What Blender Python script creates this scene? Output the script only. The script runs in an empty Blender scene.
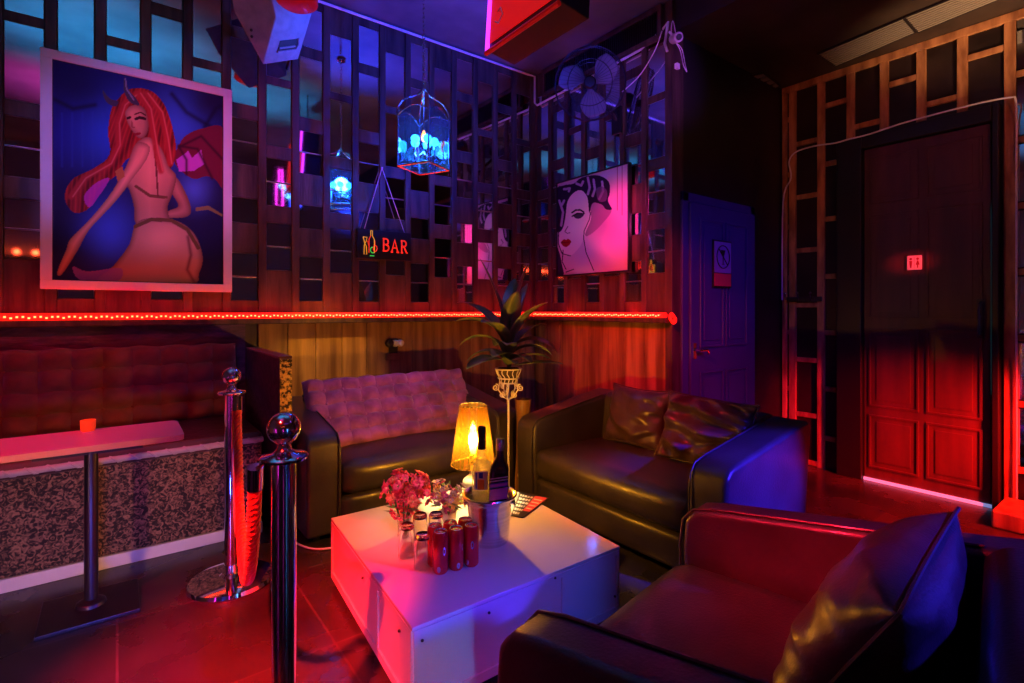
import bpy, bmesh, math, random
import numpy as np
from mathutils import Vector, Matrix
random.seed(7)
PI = math.pi
scn = bpy.context.scene
COL = scn.collection
# ------------------------------------------------------------------ camera model
S_, C_ = 0.6040, 0.7970
CAMH = 1.15
def ray(u, v):
    a = (u-512)/521.0
    return (S_+C_*a, C_-S_*a, -(v-310)/521.0)
def atd(u, v, d):
    r = ray(u, v); return Vector((r[0]*d, r[1]*d, CAMH+r[2]*d))
def onz(u, v, z): r = ray(u, v); return atd(u, v, (z-CAMH)/r[2])
def onx(u, v, x): r = ray(u, v); return atd(u, v, x/r[0])
def ony(u, v, y): r = ray(u, v); return atd(u, v, y/r[1])

cd = bpy.data.cameras.new('camera'); cam = bpy.data.objects.new('camera', cd); COL.objects.link(cam)
cam.location = (0, 0, CAMH); cam.rotation_euler = (PI/2, 0, -math.atan2(S_, C_))
cd.sensor_width = 36; cd.lens = 521/1024*36; cd.shift_y = -31.5/1024; cd.clip_start = 0.02
scn.camera = cam

# ------------------------------------------------------------------ materials
def mat(name, col=(.5,.5,.5), rough=.5, metal=0, emit=None, es=0, trans=0, ior=1.45, coat=0, sheen=0, spec=None, alpha=None):
    m = bpy.data.materials.new(name); m.use_nodes = True
    b = m.node_tree.nodes['Principled BSDF']
    b.inputs['Base Color'].default_value = (*col, 1)
    b.inputs['Roughness'].default_value = rough
    b.inputs['Metallic'].default_value = metal
    b.inputs['IOR'].default_value = ior
    if trans: b.inputs['Transmission Weight'].default_value = trans
    if coat: b.inputs['Coat Weight'].default_value = coat; b.inputs['Coat Roughness'].default_value = .08
    if sheen: b.inputs['Sheen Weight'].default_value = sheen
    if spec is not None: b.inputs['Specular IOR Level'].default_value = spec
    if emit: b.inputs['Emission Color'].default_value = (*emit, 1); b.inputs['Emission Strength'].default_value = es
    if alpha is not None: b.inputs['Alpha'].default_value = alpha
    return m
def nd(m, t, **k):
    n = m.node_tree.nodes.new(t)
    for a, v in k.items(): setattr(n, a, v)
    return n
def noisy(m, c1, c2, scale=5, stretch=(1,1,1), detail=6, bump=0, bscale=None, lo=.35, hi=.65, rr=None, dist=0.0, coords='Object'):
    """colour noise between two pigments plus optional bump"""
    L = m.node_tree.links; b = m.node_tree.nodes['Principled BSDF']
    tc = nd(m, 'ShaderNodeTexCoord'); mp = nd(m, 'ShaderNodeMapping')
    mp.inputs['Scale'].default_value = stretch
    L.new(tc.outputs[coords], mp.inputs['Vector'])
    n = nd(m, 'ShaderNodeTexNoise'); n.inputs['Scale'].default_value = scale; n.inputs['Detail'].default_value = detail
    n.inputs['Distortion'].default_value = dist
    L.new(mp.outputs[0], n.inputs['Vector'])
    cr = nd(m, 'ShaderNodeValToRGB'); cr.color_ramp.elements[0].position = lo; cr.color_ramp.elements[1].position = hi
    cr.color_ramp.elements[0].color = (*c1, 1); cr.color_ramp.elements[1].color = (*c2, 1)
    L.new(n.outputs['Fac'], cr.inputs[0]); L.new(cr.outputs[0], b.inputs['Base Color'])
    if rr:
        mr = nd(m, 'ShaderNodeMapRange'); mr.inputs[3].default_value = rr[0]; mr.inputs[4].default_value = rr[1]
        L.new(n.outputs['Fac'], mr.inputs[0]); L.new(mr.outputs[0], b.inputs['Roughness'])
    if bump:
        n2 = nd(m, 'ShaderNodeTexNoise'); n2.inputs['Scale'].default_value = bscale or scale*3; n2.inputs['Detail'].default_value = 4
        n2.inputs['Distortion'].default_value = dist
        L.new(mp.outputs[0], n2.inputs['Vector'])
        bp = nd(m, 'ShaderNodeBump'); bp.inputs['Strength'].default_value = bump; bp.inputs['Distance'].default_value = .01
        L.new(n2.outputs['Fac'], bp.inputs['Height']); L.new(bp.outputs[0], b.inputs['Normal'])
    return m
M = {}
M['wood'] = noisy(mat('lattice wood', rough=.42), (.04,.022,.018), (.125,.074,.052), 3.0, (6,6,.7), bump=.25, bscale=14)
M['wood_dark'] = noisy(mat('dark wood', rough=.4), (.035,.018,.012), (.085,.045,.028), 3.0, (6,6,.7), bump=.2)
M['plank'] = noisy(mat('wood panelling', rough=.38), (.16,.075,.025), (.48,.26,.09), 2.2, (7,7,.5), bump=.25, bscale=12)
M['orange_wood'] = noisy(mat('batten wood', rough=.5), (.22,.09,.04), (.50,.24,.11), 3.5, (5,5,1.2), bump=.3)
M['black_panel'] = noisy(mat('black panel', rough=.45), (.006,.006,.008), (.018,.016,.018), 3, bump=.1)
M['tile_black'] = noisy(mat('black tile', rough=.28), (.012,.008,.009), (.03,.018,.018), 4, bump=.08)
M['mirror'] = mat('mirror', (.78,.80,.84), .04, 1)
M['mirror_edge'] = mat('mirror bevel', (.75,.78,.85), .3, 1)
M['blue_door'] = noisy(mat('blue door paint', rough=.4), (.045,.035,.20), (.065,.05,.27), 2, bump=.06)
M['wc_door'] = noisy(mat('dark door', rough=.48), (.05,.018,.02), (.09,.03,.03), 2, (5,5,.6), bump=.06)
M['rib_paint'] = mat('rib paint', (.22,.20,.18), .4)
M['gap_white'] = mat('light under door', (.6,.7,.9), .4, emit=(.35,.45,1), es=.45)
M['black'] = mat('black paint', (.01,.01,.011), .4)
M['ceil'] = noisy(mat('ceiling paint', rough=.6), (.10,.11,.14), (.20,.21,.25), 1.6, detail=8, lo=.4, hi=.65)
M['ceil_dark'] = noisy(mat('passage ceiling', rough=.5), (.02,.014,.014), (.05,.035,.03), 2.5)
M['shell'] = mat('plaster', (.14,.14,.15), .7)
M['emboss'] = noisy(mat('embossed fabric', rough=.65), (.02,.014,.014), (.36,.21,.13), 48, detail=10, bump=1.0, bscale=60, lo=.44, hi=.64, dist=1.6)
M['emboss_dark'] = noisy(mat('embossed wallpaper', rough=.4), (.05,.02,.06), (.15,.06,.14), 9, (.4,1,1.6), detail=9, bump=.6, bscale=24, dist=2)
M['gold'] = noisy(mat('gold glitter', rough=.4, metal=.3), (.02,.015,.01), (.65,.45,.12), 70, detail=3, bump=.5, lo=.42, hi=.6)
M['velvet_red'] = noisy(mat('wine velvet', rough=.75, sheen=.4), (.10,.012,.012), (.16,.022,.02), 14, bump=.15, bscale=60)
M['velvet_purple'] = noisy(mat('purple velvet', rough=.7, sheen=.5), (.16,.03,.17), (.38,.10,.36), 9, bump=.35, bscale=40, detail=8)
M['leather'] = noisy(mat('black leather', rough=.32, coat=.15), (.028,.022,.022), (.05,.040,.038), 5, bump=.16, bscale=140, rr=(.26,.46))
M['leather_wine'] = noisy(mat('dark leather cushion', rough=.3, coat=.2), (.05,.025,.03), (.085,.045,.05), 5, bump=.5, bscale=11, dist=1.5)
M['chrome'] = mat('chrome', (.85,.85,.88), .07, 1)
M['steel'] = noisy(mat('brushed steel', rough=.22, metal=1), (.6,.6,.6), (.8,.78,.76), 6, (1,1,20))
M['rope'] = mat('red rope', (.62,.02,.015), .6, sheen=.4)
M['table_white'] = noisy(mat('white acrylic', rough=.12, coat=.6), (.58,.56,.55), (.64,.62,.61), 2)
M['table_side'] = noisy(mat('frosted acrylic', rough=.3), (.55,.55,.58), (.62,.62,.65), 2)
M['table_trim'] = mat('table trim', (.40,.40,.46), .35)
M['purple_top'] = mat('pale laminate', (.62,.50,.56), .3)
M['dark_metal'] = mat('dark metal', (.05,.045,.06), .35, .8)
M['white_paint'] = mat('white paint', (.78,.75,.78), .4)
M['frame_white'] = mat('white frame', (.78,.74,.82), .4)
M['amber'] = mat('amber acrylic', (.98,.66,.16), .06, trans=.92, ior=1.1)
M['ceramic'] = mat('white ceramic', (.85,.80,.72), .25)

M['glass'] = mat('clear glass', (1,1,1), .02, trans=1, ior=1.3)
M['lantern_glass'] = mat('lantern glass', (.75,.85,1), .03, trans=.95, ior=1.08)
M['bottle_clear'] = mat('clear bottle', (.95,.97,.93), .03, trans=.9, ior=1.2)
M['bottle_dark'] = mat('dark bottle', (.015,.015,.018), .08, coat=.5)
M['can'] = noisy(mat('red can', rough=.22, metal=.25, coat=.4), (.62,.02,.025), (.72,.03,.03), 4)
M['silver'] = mat('can end', (.8,.78,.75), .25, 1)
M['led'] = mat('red led', (1,.1,.05), .4, emit=(1,.07,.02), es=14)
M['led_tube'] = mat('led tube', (.6,.03,.02), .3, emit=(1,.008,.004), es=1.6)
M['cyan_bulb'] = mat('cyan bulb', (.2,.7,1), .3, emit=(.03,.55,1), es=9)
M['flame'] = mat('flame bulb', (1,.4,.05), .3, emit=(1,.22,.01), es=6)
M['petal_red'] = mat('red petal', (.95,.10,.22), .55)
M['petal_coral'] = mat('coral petal', (.9,.20,.12), .55)
M['petal_cream'] = mat('cream petal', (.9,.7,.35), .55)
M['petal_mauve'] = mat('mauve petal', (.62,.10,.40), .55)
M['petal_lilac'] = mat('lilac petal', (.62,.52,.75), .55)
M['leafg'] = noisy(mat('leaf green', rough=.45), (.05,.13,.03), (.10,.25,.05), 6)
M['leaf_plant'] = noisy(mat('dracaena leaf', rough=.4), (.07,.13,.04), (.20,.22,.07), 4, (3,3,.5))
def thin(name, tint, refl=.12, diff=0.0, dcol=(1,1,1), rough=.03, em=None, es=0):
    """thin sheet of clear plastic or glass: see-through tint, surface gloss and a little scattering"""
    m = bpy.data.materials.new(name); m.use_nodes = True; nt = m.node_tree; nt.nodes.clear(); Lk = nt.links
    out = nt.nodes.new('ShaderNodeOutputMaterial'); tr_ = nt.nodes.new('ShaderNodeBsdfTransparent'); tr_.inputs[0].default_value = (*tint,1)
    gl_ = nt.nodes.new('ShaderNodeBsdfGlossy'); gl_.inputs['Roughness'].default_value = rough
    lw_ = nt.nodes.new('ShaderNodeLayerWeight'); lw_.inputs[0].default_value = .35
    mth = nt.nodes.new('ShaderNodeMath'); mth.operation = 'MULTIPLY_ADD'; mth.inputs[1].default_value = 1-refl; mth.inputs[2].default_value = refl
    Lk.new(lw_.outputs['Facing'], mth.inputs[0])
    mth2 = nt.nodes.new('ShaderNodeMath'); mth2.operation = 'MULTIPLY'; mth2.inputs[1].default_value = .55; Lk.new(mth.outputs[0], mth2.inputs[0])
    mx_ = nt.nodes.new('ShaderNodeMixShader'); Lk.new(mth2.outputs[0], mx_.inputs[0]); Lk.new(tr_.outputs[0], mx_.inputs[1]); Lk.new(gl_.outputs[0], mx_.inputs[2])
    last = mx_
    if diff:
        a1 = nt.nodes.new('ShaderNodeBsdfTranslucent'); a1.inputs[0].default_value = (*dcol,1); a2 = nt.nodes.new('ShaderNodeBsdfDiffuse'); a2.inputs[0].default_value = (*dcol,1)
        ma = nt.nodes.new('ShaderNodeMixShader'); Lk.new(a1.outputs[0], ma.inputs[1]); Lk.new(a2.outputs[0], ma.inputs[2])
        m2 = nt.nodes.new('ShaderNodeMixShader'); m2.inputs[0].default_value = diff; Lk.new(mx_.outputs[0], m2.inputs[1]); Lk.new(ma.outputs[0], m2.inputs[2]); last = m2
    Lk.new(last.outputs[0], out.inputs[0]); return m
M['amber'] = thin('amber acrylic', (1,.74,.28), .12, .022, (1,.60,.12))
M['glass'] = thin('clear glass', (.96,.96,.96), .22, 0, (1,1,1), .01)
M['bulb'] = thin('frosted bulb', (1,.97,.9), .05, .30, (1,.9,.7))
M['lantern_glass'] = thin('lantern glass', (.75,.85,1), .10, .012, (.7,.8,1))
M['bottle_clear'] = thin('clear bottle', (.90,.92,.85), .22, .16, (.95,.92,.8))
M['glass_real'] = mat('tumbler glass', (1,1,1), .0, trans=1, ior=1.42)
M['soil'] = noisy(mat('moss', rough=.9), (.04,.03,.02), (.10,.07,.04), 20)
M['cable'] = mat('white cable', (.75,.72,.80), .5)
M['pipe'] = mat('conduit', (.85,.85,.9), .4)
M['speaker'] = noisy(mat('speaker cabinet', rough=.5), (.20,.20,.22), (.26,.26,.28), 20, bump=.15)
M['fanblade'] = mat('fan blade', (.30,.28,.36), .25, trans=.35, ior=1.1)
M['red_box'] = mat('red sign face', (.85,.02,.02), .35, emit=(1,.01,.006), es=.5)
M['purple_led'] = mat('purple led', (.6,.1,.9), .4, emit=(.55,.03,1), es=2.5)
M['icon_red'] = mat('dark red print', (.25,.01,.02), .5)
M['paper_white'] = mat('printed white', (.80,.78,.78), .5)
M['paper_purple'] = mat('sign lilac', (.30,.22,.62), .5)
M['paper_red'] = mat('printed red', (.60,.05,.10), .5)
M['paper_black'] = mat('printed black', (.012,.010,.012), .4)
M['red_dark'] = mat('dim red lens', (.5,.01,.01), .3, emit=(1,.01,.006), es=.10)
M['lab_blue'] = mat('blue label', (.05,.06,.55), .4)
M['lab_purple'] = mat('purple label', (.48,.10,.80), .4)
M['lab_orange'] = mat('orange label', (.85,.25,.04), .4)
M['neon_blue'] = mat('neon blue', (.1,.5,1), .4, emit=(.12,.45,1), es=6)
M['neon_mag'] = mat('neon magenta', (1,.1,.8), .4, emit=(.9,.03,.75), es=3.5)
M['neon_deep'] = mat('neon deep blue', (.1,.1,1), .4, emit=(.03,.06,1), es=4)
M['neon_red'] = mat('neon red', (1,.1,.05), .4, emit=(1,.03,.015), es=.55)
M['neon_yel'] = mat('neon yellow', (1,.7,.1), .4, emit=(.8,.42,.03), es=.45)
M['neon_grn'] = mat('neon green', (.1,1,.2), .4, emit=(.03,.8,.10), es=.5)
M['slot_cyan'] = mat('lit gap', (.1,.6,.8), .4, emit=(.02,.35,.42), es=.9)
M['stone_red'] = mat('red candle holder', (.75,.06,.02), .35, emit=(1,.05,.01), es=.5)
# floor: large dark glossy tiles
mf = mat('floor tiles', rough=.25); M['floor'] = mf
L = mf.node_tree.links; b = mf.node_tree.nodes['Principled BSDF']
tc = nd(mf,'ShaderNodeTexCoord'); br = nd(mf,'ShaderNodeTexBrick'); br.offset = 0
br.inputs['Scale'].default_value = 1; br.inputs['Brick Width'].default_value = .6; br.inputs['Row Height'].default_value = .6
br.inputs['Mortar Size'].default_value = .004; br.inputs['Color1'].default_value = (.032,.028,.028,1); br.inputs['Color2'].default_value = (.05,.042,.04,1)
br.inputs['Mortar'].default_value = (.07,.06,.055,1)
ns = nd(mf,'ShaderNodeTexNoise'); ns.inputs['Scale'].default_value = 3; ns.inputs['Detail'].default_value = 8
mx = nd(mf,'ShaderNodeMix'); mx.data_type = 'RGBA'; mx.blend_type = 'MULTIPLY'; mx.inputs[0].default_value = .8
cr = nd(mf,'ShaderNodeValToRGB'); cr.color_ramp.elements[0].position=.35; cr.color_ramp.elements[1].position=.65
cr.color_ramp.elements[0].color=(.35,.35,.35,1)
L.new(tc.outputs['Object'], br.inputs['Vector']); L.new(tc.outputs['Object'], ns.inputs['Vector']); L.new(ns.outputs['Fac'], cr.inputs[0])
L.new(br.outputs['Color'], mx.inputs[6]); L.new(cr.outputs[0], mx.inputs[7]); L.new(mx.outputs[2], b.inputs['Base Color'])
mr = nd(mf,'ShaderNodeMapRange'); mr.inputs[3].default_value=.12; mr.inputs[4].default_value=.42
L.new(ns.outputs['Fac'], mr.inputs[0]); L.new(mr.outputs[0], b.inputs['Roughness'])
# picture material: printed colours carried by the canvas mesh
mp_ = mat('printed canvas', rough=.6, spec=.25); M['canvas'] = mp_
vc = nd(mp_,'ShaderNodeVertexColor'); vc.layer_name = 'print'
mp_.node_tree.links.new(vc.outputs['Color'], mp_.node_tree.nodes['Principled BSDF'].inputs['Base Color'])

# ------------------------------------------------------------------ mesh builder
class MB:
    def __init__(s): s.v = []; s.f = []; s.mi = []
    def add(s, vs, fs, mi=0):
        o = len(s.v); s.v += [Vector(p) for p in vs]
        s.f += [tuple(i+o for i in f) for f in fs]; s.mi += [mi]*len(fs); return s
    def box(s, lo, hi, mi=0, mtx=None):
        x0,y0,z0 = lo; x1,y1,z1 = hi
        vs = [Vector(p) for p in ((x0,y0,z0),(x1,y0,z0),(x1,y1,z0),(x0,y1,z0),(x0,y0,z1),(x1,y0,z1),(x1,y1,z1),(x0,y1,z1))]
        if mtx: vs = [mtx @ p for p in vs]
        return s.add(vs, [(0,3,2,1),(4,5,6,7),(0,1,5,4),(1,2,6,5),(2,3,7,6),(3,0,4,7)], mi)
    def prism(s, poly, vec, mi=0):
        n = len(poly); vec = Vector(vec); a = [Vector(p) for p in poly]
        s.add(a+[p+vec for p in a], [tuple(range(n)), tuple(range(2*n-1, n-1, -1))]+[(i, i+n, (i+1)%n+n, (i+1)%n) for i in range(n)], mi); return s
    def tube(s, pts, r, n=8, mi=0, cap=True, closed=False):
        pts = [Vector(p) for p in pts]; m = len(pts)
        rs = r if isinstance(r, (list, tuple)) else [r]*m
        up = None; rings = []
        for i, p in enumerate(pts):
            if closed: t = pts[(i+1)%m]-pts[i-1]
            else: t = pts[min(i+1,m-1)]-pts[max(i-1,0)]
            if t.length < 1e-9: t = Vector((0,0,1))
            t.normalize()
            if up is None:
                up = Vector((0,0,1)) if abs(t.z) < .9 else Vector((1,0,0))
            a = up - t*up.dot(t)
            if a.length < 1e-5: a = Vector((1,0,0)) - t*t.x
            a.normalize(); up = a; bb = t.cross(a)
            rings.append([p + (a*math.cos(2*PI*k/n)+bb*math.sin(2*PI*k/n))*rs[i] for k in range(n)])
        vs = [q for rg in rings for q in rg]; fs = []
        for i in range(m if closed else m-1):
            j = (i+1)%m
            for k in range(n): fs.append((i*n+k, i*n+(k+1)%n, j*n+(k+1)%n, j*n+k))
        if cap and not closed: fs += [tuple(range(n-1,-1,-1)), tuple((m-1)*n+k for k in range(n))]
        return s.add(vs, fs, mi)
    def lathe(s, prof, c=(0,0,0), n=24, mi=0, mtx=None, cap=True):
        c = Vector(c); vs = []; m = len(prof)
        for (r, z) in prof:
            for k in range(n):
                p = Vector((r*math.cos(2*PI*k/n), r*math.sin(2*PI*k/n), z))
                vs.append((mtx @ p if mtx else p)+c)
        fs = [(i*n+k, i*n+(k+1)%n, (i+1)*n+(k+1)%n, (i+1)*n+k) for i in range(m-1) for k in range(n)]
        if cap: fs += [tuple(range(n-1,-1,-1)), tuple((m-1)*n+k for k in range(n))]
        return s.add(vs, fs, mi)
    def ball(s, c, r, n=16, mi=0, sc=(1,1,1)):
        prof = [(max(r*math.sin(PI*i/n), 1e-4), -r*math.cos(PI*i/n)) for i in range(n+1)]
        m = Matrix.Diagonal((sc[0],sc[1],sc[2]))
        return s.lathe(prof, c, n+4, mi, m)
    def build(s, name, m, parent=None, world=False, bevel=0, smooth=True, seg=3, sub=0, angle=40):
        me = bpy.data.meshes.new(name)
        off = Vector(parent.location) if (world and parent) else Vector((0,0,0))
        me.from_pydata([p-off for p in s.v], [], s.f); me.validate()
        for mm in (m if isinstance(m, (list, tuple)) else [m]): me.materials.append(mm)
        if len(me.polygons) == len(s.mi):
            for p, i in zip(me.polygons, s.mi): p.material_index = i
        bm = bmesh.new(); bm.from_mesh(me); bmesh.ops.recalc_face_normals(bm, faces=bm.faces); bm.to_mesh(me); bm.free()
        if smooth:
            me.shade_smooth()
            me.set_sharp_from_angle(angle=math.radians(angle))
        o = bpy.data.objects.new(name, me); COL.objects.link(o)
        if parent: o.parent = parent
        if bevel:
            bv = o.modifiers.new('bevel', 'BEVEL'); bv.width = bevel; bv.segments = seg; bv.limit_method = 'ANGLE'; bv.angle_limit = math.radians(35)
            bv.harden_normals = False
            for p in me.polygons: p.use_smooth = True
            me.set_sharp_from_angle(angle=math.radians(180))
            wn = o.modifiers.new('wn', 'WEIGHTED_NORMAL'); wn.keep_sharp = False
        if sub:
            ss = o.modifiers.new('sub', 'SUBSURF'); ss.levels = sub; ss.render_levels = sub
        return o
def tag(o, label=None, cat=None, group=None, kind=None):
    if label: o['label'] = label
    if cat: o['category'] = cat
    if group: o['group'] = group
    if kind: o['kind'] = kind
    return o
def thing(name, label, cat, loc=(0,0,0), rz=0, group=None):
    o = bpy.data.objects.new(name, None); COL.objects.link(o); o.empty_display_size = .05
    o.location = loc; o.rotation_euler = (0,0,rz)
    return tag(o, label, cat, group)
def kids(o): return [c for c in bpy.data.objects if c.parent == o]
def dup(o, parent=None):
    ch = kids(o); c = o.copy(); COL.objects.link(c); c.parent = parent
    for k in ch: dup(k, c)
    return c
def struct(o): return tag(o, kind='structure')

# ------------------------------------------------------------------ room
XW, YW, YS, XR = 3.04, 3.66, 2.18, 4.585
ZC, ZS, ZP = 3.275, 3.056, -.138
XL, YB = -2.0, -1.5
struct(MB().box((XL,YB,-.1),(XW,YW,0)).build('floor', M['floor']))
struct(MB().box((XW,YB,ZP-.1),(XR,YS,ZP)).build('floor', M['floor']))
struct(MB().box((XL,YB,ZC),(XW,YW,ZC+.1)).build('ceiling', M['ceil']))
struct(MB().box((XW,YB,ZS),(XR+.1,YS+.1,ZC+.1)).build('ceiling', M['ceil_dark']))
struct(MB().box((XL-.1,YB,-.1),(XL,YW,ZC+.1)).build('wall_left', M['shell']))
struct(MB().box((XL-.1,YB-.1,-.25),(XR+.1,YB,ZC+.1)).build('wall_back', M['shell']))

TA = [(2.93,3.20,0),(2.45,2.86,0),(2.07,2.36,1),(1.70,1.86,0),(1.21,1.51,1)]
TB = [(2.67,3.07,0),(2.22,2.62,0),(1.83,2.14,1),(1.41,1.72,1)]
def lattice_wall(name, origin, axis, normal, s0, s1, centers, zlo, zhi, patt):
    """a wall of mirror tiles set between wooden studs; axis and normal are unit vectors"""
    o = Vector(origin); ax = Vector(axis); nv = Vector(normal); Z = Vector((0,0,1))
    def bx(mb, a0, a1, z0, z1, d0, d1, mi=0):
        vs = []
        for (a, d, z) in ((a0,d0,z0),(a1,d0,z0),(a1,d1,z0),(a0,d1,z0),(a0,d0,z1),(a1,d0,z1),(a1,d1,z1),(a0,d1,z1)):
            vs.append(o+ax*a+nv*d+Z*z)
        mb.add(vs, [(0,3,2,1),(4,5,6,7),(0,1,5,4),(1,2,6,5),(2,3,7,6),(3,0,4,7)], mi)
    wall = MB(); bx(wall, s0, s1, -.1, ZC+.1, -.10, 0); w = struct(wall.build(name, M['wood_dark']))
    hw = .079
    st = MB(); rl = MB(); ti = MB()
    for k, c in centers:
        for e in (c-.1023,):
            bx(st, max(e-.0235,s0), min(e+.0235,s1), zlo, zhi, .001, .022)
        tl = sorted(patt[k%2])
        z = zlo
        for (a, b_, dbl) in tl:
            if a-z > .004: bx(rl, c-hw+.001, c+hw-.001, z, a, .001, .012+.002*random.random())
            parts = [(a,(a+b_)/2-.0012),((a+b_)/2+.0012,b_)] if dbl else [(a,b_)]
            for (p, q) in parts:
                g = .0035; D = .0075
                jit = random.uniform(-.0008,.0008); jz = random.uniform(-.0007,.0007)
                def P(a_, z_, d_): return o+ax*a_+Z*z_+nv*d_
                x0, x1 = c-hw+.002, c+hw-.002
                outer = [P(x0,p,.003),P(x1,p,.003),P(x1,q,.003),P(x0,q,.003)]
                inner = [P(x0+g,p+g,D-jit-jz),P(x1-g,p+g,D+jit-jz),P(x1-g,q-g,D+jit+jz),P(x0+g,q-g,D-jit+jz)]
                ti.add(outer+inner, [(4,5,6,7)], 0)
                ti.add(outer+inner, [(0,1,5,4),(1,2,6,5),(2,3,7,6),(3,0,4,7)], 1)
            z = b_
        if zhi-z > .004: bx(rl, c-hw+.001, c+hw-.001, z, zhi, .001, .012)
    c = centers[-1][1]+.1023
    bx(st, c-.0235, min(c+.0235, s1), zlo, zhi, .001, .022)
    st.build('wooden_studs', M['wood'], w, smooth=False, bevel=.003, seg=1)
    rl.build('wooden_rails', M['wood'], w, smooth=False)
    t = ti.build('mirror_tiles', [M['mirror'], M['mirror_edge']], w, smooth=False)
    return w
cx = [(k, .642+.2045*k) for k in range(-12, 12)]
cx = [(k, c) for k, c in cx if c-.103 > XL and c+.10 < XW+.02]
lattice_wall('wall_front', (0,YW,0), (1,0,0), (0,-1,0), XL, XW, cx, 1.12, ZC-.001, (TA, TB))
cy = [(k+1, 3.54-.2045*k) for k in range(0, 7)]
cy = [(k, c) for k, c in cy]
cy_s = sorted([(k, c) for k, c in cy], key=lambda t: t[1])
TA2 = TA; TB2 = TB
wr = lattice_wall('wall_right', (XW,0,0), (0,1,0), (-1,0,0), YS, YW, cy_s, 1.12, ZC-.001, (TA2, TB2))
# door-side post of the tiled wall
trim = MB().box((XW-.03,YS-.012,-.1),(XW+.10,YS+.045,ZC-.01)).build('trim_1', M['wood'], bevel=.004); struct(trim)
# lower panelling
p = MB()
for i in range(13):
    x0 = .72+i*.18
    if x0 >= XW-.03: break
    p.box((x0,YW-.022,0),(min(x0+.177,XW-.024),YW-.001,1.06))
tag(p.build('trim_2', M['plank'], bevel=.003), kind='structure')
p = MB()
for i in range(8):
    y0 = YS+.05+i*.18
    p.box((XW-.022,y0,0),(XW-.001,min(y0+.177,YW-.024),1.06))
tag(p.build('trim_3', M['plank'], bevel=.003), kind='structure')
struct(MB().box((XL,YW-.02,0),(.645,YW-.001,1.06)).build('trim_4', M['emboss_dark']))

# ledge with LED rope light
led = thing('wall_ledge', 'wooden wall ledge running under the mirror tiles with a red rope light on its edge', 'shelf', (XW-.06,YW-.06,1.06))
sh = MB().prism([(XL,YW-.001,1.062),(XL,YW-.115,1.062),(XW-.115,YW-.115,1.062),(XW-.115,YS-.02,1.062),(XW-.001,YS-.02,1.062),(XW-.001,YW-.001,1.062)], (0,0,.036))
sh.build('shelf_board', M['wood'], led, world=True, bevel=.006)
path = [Vector((XL+.02,YW-.10,1.113)), Vector((XW-.13,YW-.10,1.113)), Vector((XW-.10,YW-.13,1.113)), Vector((XW-.10,YS-.01,1.113))]
rt = MB().tube(path, .021, 12).build('rope_tube', M['led_tube'], led, world=True)
dots = MB(); step = .022
for a, b_ in ((path[0],path[1]),(path[2],path[3])):
    n = int((b_-a).length/step); t = (b_-a).normalized(); nv = Vector((t.y,-t.x,0)) if abs(t.x) > .5 else Vector((-1,0,0))
    if abs(t.x) > .5: nv = Vector((0,-1,0))
    for i in range(n):
        c = a+t*(i*step)+nv*.0205+Vector((0,0,.004*math.sin(i*2.1)))
        h = .0045
        dots.box(c-Vector((h,h,h)), c+Vector((h,h,h)))
tag(dots.build('led_dots', M['led'], led, world=True, smooth=False), kind='stuff')
coil = MB()
pts = [Vector((XW-.07+.025*math.cos(i*.5)+.0*i, YS-.035-.0005*i, 1.105+.025*math.sin(i*.5)-.0006*i)) for i in range(40)]
coil.tube(pts, .007, 8)
coil.build('rope_end_coil', M['led_tube'], led, world=True)

# conduit along the top of the tiled walls
c1 = [ony(318,0,YW-.035), ony(330,4,YW-.035), ony(430,40,YW-.035), ony(528,74,YW-.035)]
zc = c1[-1].z
corner = Vector((XW-.04,YW-.04,zc)); zl = onx(540,104,XW-.035).z
c2 = [c1[0]+Vector((-.8,0,.12)), c1[0], c1[1], c1[2], c1[3], corner, Vector((XW-.04,YW-.04,zl+.03)), Vector((XW-.035,YW-.07,zl)), onx(600,72,XW-.035), onx(640,50,XW-.035), onx(662,30,XW-.035), onx(668,22,XW-.035), Vector((XW-.04,YS+.04,2.98)), Vector((XW-.04,YS+.02,2.92))]
def smoothpath(pts, n=6):
    pts = [Vector(p) for p in pts]; out = []
    for i in range(len(pts)-1):
        p0 = pts[max(i-1,0)]; p1 = pts[i]; p2 = pts[i+1]; p3 = pts[min(i+2,len(pts)-1)]
        for k in range(n):
            t = k/n
            out.append(.5*((2*p1)+(p2-p0)*t+(2*p0-5*p1+4*p2-p3)*t*t+(-p0+3*p1-3*p2+p3)*t**3))
    out.append(pts[-1]); return out
for q in c2: q.z = min(q.z, ZC-.02)
tag(MB().tube(c2, .0095, 8).build('conduit_pipe', M['pipe']), 'pale cable conduit bending along the top of both mirror-tiled walls', 'pipe')
tag(MB().tube(smoothpath([onx(662,31,XW-.05), onx(655,50,XW-.08), onx(640,75,XW-.07), onx(622,92,XW-.09)],8), .004, 6).build('drooping_cable', M['cable']), 'thin loose cable drooping from the conduit to the wall fan', 'cable')
# louvre grille
gr = thing('vent_grille', 'long dark louvred air vent high on the wall above the fan', 'vent', (XW-.02,2.8,3.08))
gy0, gy1 = 2.24, 3.50
g = MB().box((XW-.06,gy0,3.225),(XW-.023,gy1,3.262)).box((XW-.06,gy0,3.03),(XW-.023,gy1,3.06)).box((XW-.06,gy0,3.06),(XW-.023,gy0+.03,3.225)).box((XW-.06,gy1-.03,3.06),(XW-.023,gy1,3.225)).box((XW-.028,gy0+.03,3.06),(XW-.0235,gy1-.03,3.225))
g.build('grille_frame', M['wood'], gr, world=True, bevel=.003)
g = MB()
for i in range(58):
    y = gy0+.04+i*.0205; g.box((XW-.052,y,3.06),(XW-.030,y+.006,3.225))
g.build('louvre_slats', M['dark_metal'], gr, world=True, smooth=False)

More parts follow.
